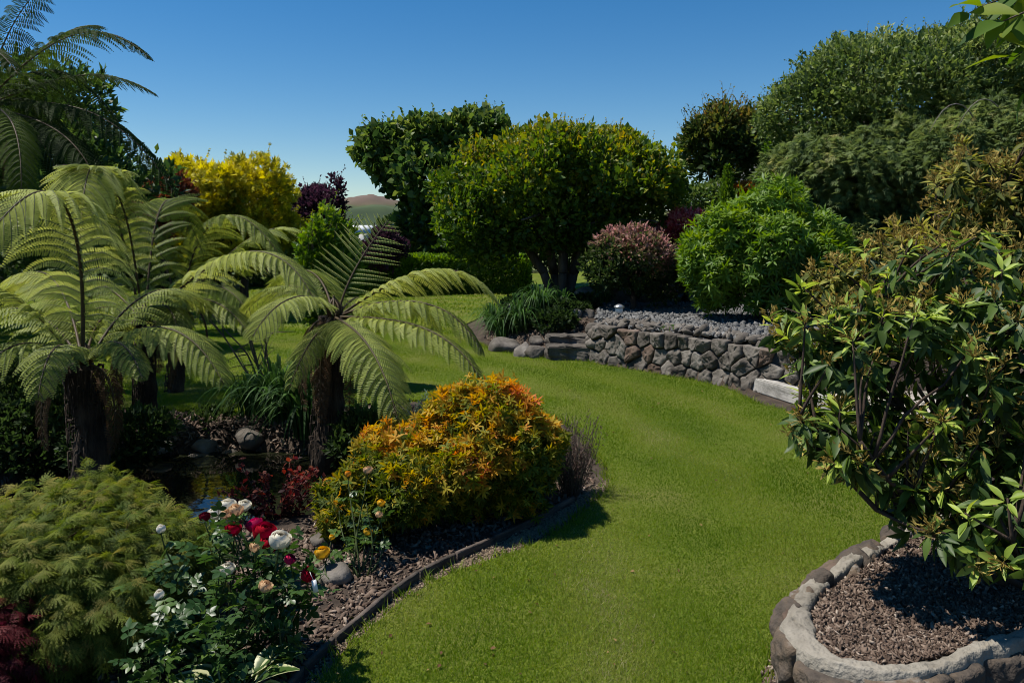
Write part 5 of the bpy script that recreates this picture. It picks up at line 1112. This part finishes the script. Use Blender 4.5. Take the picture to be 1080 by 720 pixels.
# hosta
b = gz(-1.0, 2.86); t = thing('hosta', 'variegated hosta with cream-edged leaves at the foot of the roses', 'hosta', b)
HL = t_leaf(.3, 7, .08, -.35, .42, .01)
for k in range(15):
    a = 6.283*k/15+rng.uniform(-.2, .2); o = np.array([math.cos(a), math.sin(a), rng.uniform(.25, .9)]); g = Geo(); s = rng.uniform(.13, .19)
    st = b+o*np.array([.07, .07, .09]); g.inst(HL, [st], frames(o[None], UP[None]), s, rng.random(), 0); tube(g, [b, b+(st-b)*.6+UP*.01, st], [.004, .004, .003], 5, mi=1); g.build('leaf', [M['hosta'], M['stem']], t, sm=True)

# ---------------------------------------------------------------- rhododendrons
RL = [t_leaf(.16, 5, .05, -.2), t_leaf(.18, 5, .04, -.32), t_leaf(.15, 5, .07, -.1)]
def rhodo(label, base, LB, n, size, newf=.4, seedf=.4, nst=40, ymin=None, mat='rhodo', k1=9):
    t = thing('rhododendron', label, 'rhododendron', base); g = Geo(); gl = Geo(); gs_ = Geo()
    p, nn = shell(LB, n, .55, .18, zmin=.36, inner=.3)
    mains = []
    for k in range(9):
        a = 6.283*k/9; L_ = LB[k % len(LB)]; e = L_[:3]+np.array([math.cos(a), math.sin(a), .2])*L_[3:]*.5
        mains.append(limb(g, np.asarray(base)+np.array([math.cos(a), math.sin(a), 0])*.07-UP*.03, e, .016, .008, .12, 12, 7, bow=UP*-.05))
    MP = np.vstack(mains)
    for i in range(n):
        if rng.random() < .75:
            dd = np.linalg.norm(MP-p[i]+UP*.15, axis=1); j = np.argmin(dd+rng.random(len(dd))*.12); 
            limb(g, MP[j], p[i], .008, .0035, .08, 7, 5, rough=.0)
    for i in range(n):
        tip = nz(nn[i]*.7+UP*.7+rnd(1, .25)[0]); new = rng.random() < newf; m = rng.integers(7, 12)
        a = np.arange(m)*2.4+rng.uniform(0, 6); x = frames(tip[None], rnd(1))[0]; o = x[:, 0]*np.cos(a)[:, None]+x[:, 2]*np.sin(a)[:, None]
        el = (np.linspace(.1, .9, m) if new else np.linspace(-.35, .5, m))
        d = nz(o+tip*el[:, None]-UP*(.0 if new else .45)+rnd(m, .12)); pos = p[i]-tip*np.linspace(.035, 0, m)[:, None]+o*.006
        for b_ in range(3):
            q = rng.integers(0, 3, m) == b_
            gl.inst(RL[b_], pos[q], frames(d[q], tip+UP*.5+rnd(q.sum(), .25)), size*rng.uniform(.7, 1.2, q.sum())*(.8 if new else 1.), np.clip((.78 if new else .28)+rng.normal(size=q.sum())*.16, 0, 1))
        m = 8; dd = nz(rnd(m)*.8+nn[i]*.2-UP*1.0); pos = p[i]-tip*rng.uniform(.05, .14, m)[:, None]; gl.inst(RL[1], pos, frames(dd, nn[i]+rnd(m, .5)), size*rng.uniform(.7, 1.1, m), np.clip(.15+rng.normal(size=m)*.12, 0, 1))
        if rng.random() < seedf:
            for _ in range(12): e = p[i]+nz(tip+rnd(1, .55)[0])*rng.uniform(.035, .06); tube(gs_, [p[i], (p[i]+e)/2+rnd(1, .004)[0], e], [.0016, .0016, .0026], 3, cap=False)
            m = 10; q = p[i]+nz(tip+rnd(m, .6))*.05; gs_.inst(LEAFN, q, frames(nz(tip+rnd(m, .7)), rnd(m)), .035, rng.random(m))
    g.build('stem', M['dark_bark'], t, sm=True); gl.build('foliage', M[mat], t, sm=True); gs_.build('seed_heads', M['seed'], t)
    return t
L = np.array([ell(P(985, 395, 3.4), (.5, .5, .38)), ell(P(895, 370, 3.4), (.2, .32, .26)), ell(P(1075, 400, 3.3), (.42, .5, .55)), ell(P(1050, 500, 3.1), (.28, .3, .22)), ell(P(1000, 320, 3.6), (.5, .5, .33)), ell(P(855, 440, 3.3), (.13, .22, .10)), ell(P(905, 460, 3.2), (.2, .3, .18)), ell(P(1040, 560, 2.95), (.24, .25, .12)), ell(P(970, 520, 3.2), (.16, .2, .12)), ell(P(840, 330, 3.5), (.12, .2, .13))])
rhodo('large rhododendron with drooping glossy leaves overhanging the stone planter', np.array([2.25, 3.4, .2]), L, 370, .10, newf=.55, seedf=.7)
L = np.array([ell(P(1030, 265, 4.5), (.4, .45, .45)), ell(P(1085, 210, 4.5), (.38, .4, .42)), ell(P(960, 290, 4.5), (.34, .4, .28)), ell(P(895, 305, 4.5), (.2, .3, .16))])
M['rhodo_gold_'] = M['rhodo_gold']
rhodo('rhododendron covered in golden-brown seed heads, behind and above the nearer one', gz(2.9, 4.75), L, 400, .095, .5, 1., mat='rhodo_gold')
# overhanging branch of a tree standing beyond the right edge
b = np.array([3.15, 3.25, .2]); t = thing('overhanging_tree', 'tree branch with large yellow-green leaves reaching into the upper right corner', 'tree', b); g = Geo(); gl = Geo()
top = np.array([3.1, 3.0, 2.75]); tube(g, bez([b-UP*.1, b+UP*.9+np.array([.1, 0, 0]), top-UP*.8, top], 16), np.linspace(.055, .03, 16), 8)
ends = [P(1022, 14, 2.9), P(1045, 30, 2.8), P(1070, 60, 2.8), P(1095, 40, 2.7), P(1085, 95, 2.9), P(1110, 80, 2.6), P(1068, 5, 3.0), P(1120, -30, 2.8), P(1180, 30, 2.8), P(1230, -20, 3)]
BL = t_leaf(.2, 6, .05, -.3)
for e in ends:
    c = bez([top-UP*rng.uniform(.1, .7), top+(e-top)*.3+UP*.15, e+UP*.1+np.array([.15, 0, 0]), e], 14); tube(g, c, np.linspace(.012, .002, 14), 5)
    m = 7; ii = rng.integers(9, 14, m); d = nz(nz(e-top)*.6+rnd(m, .45)-UP*.3); gl.inst(BL, c[ii], frames(d, UP+rnd(m, .5)), rng.uniform(.13, .2, m), rng.random(m))
g.build('trunk', M['bark'], t, sm=True); gl.build('crown', M['overhang'], t, sm=True)
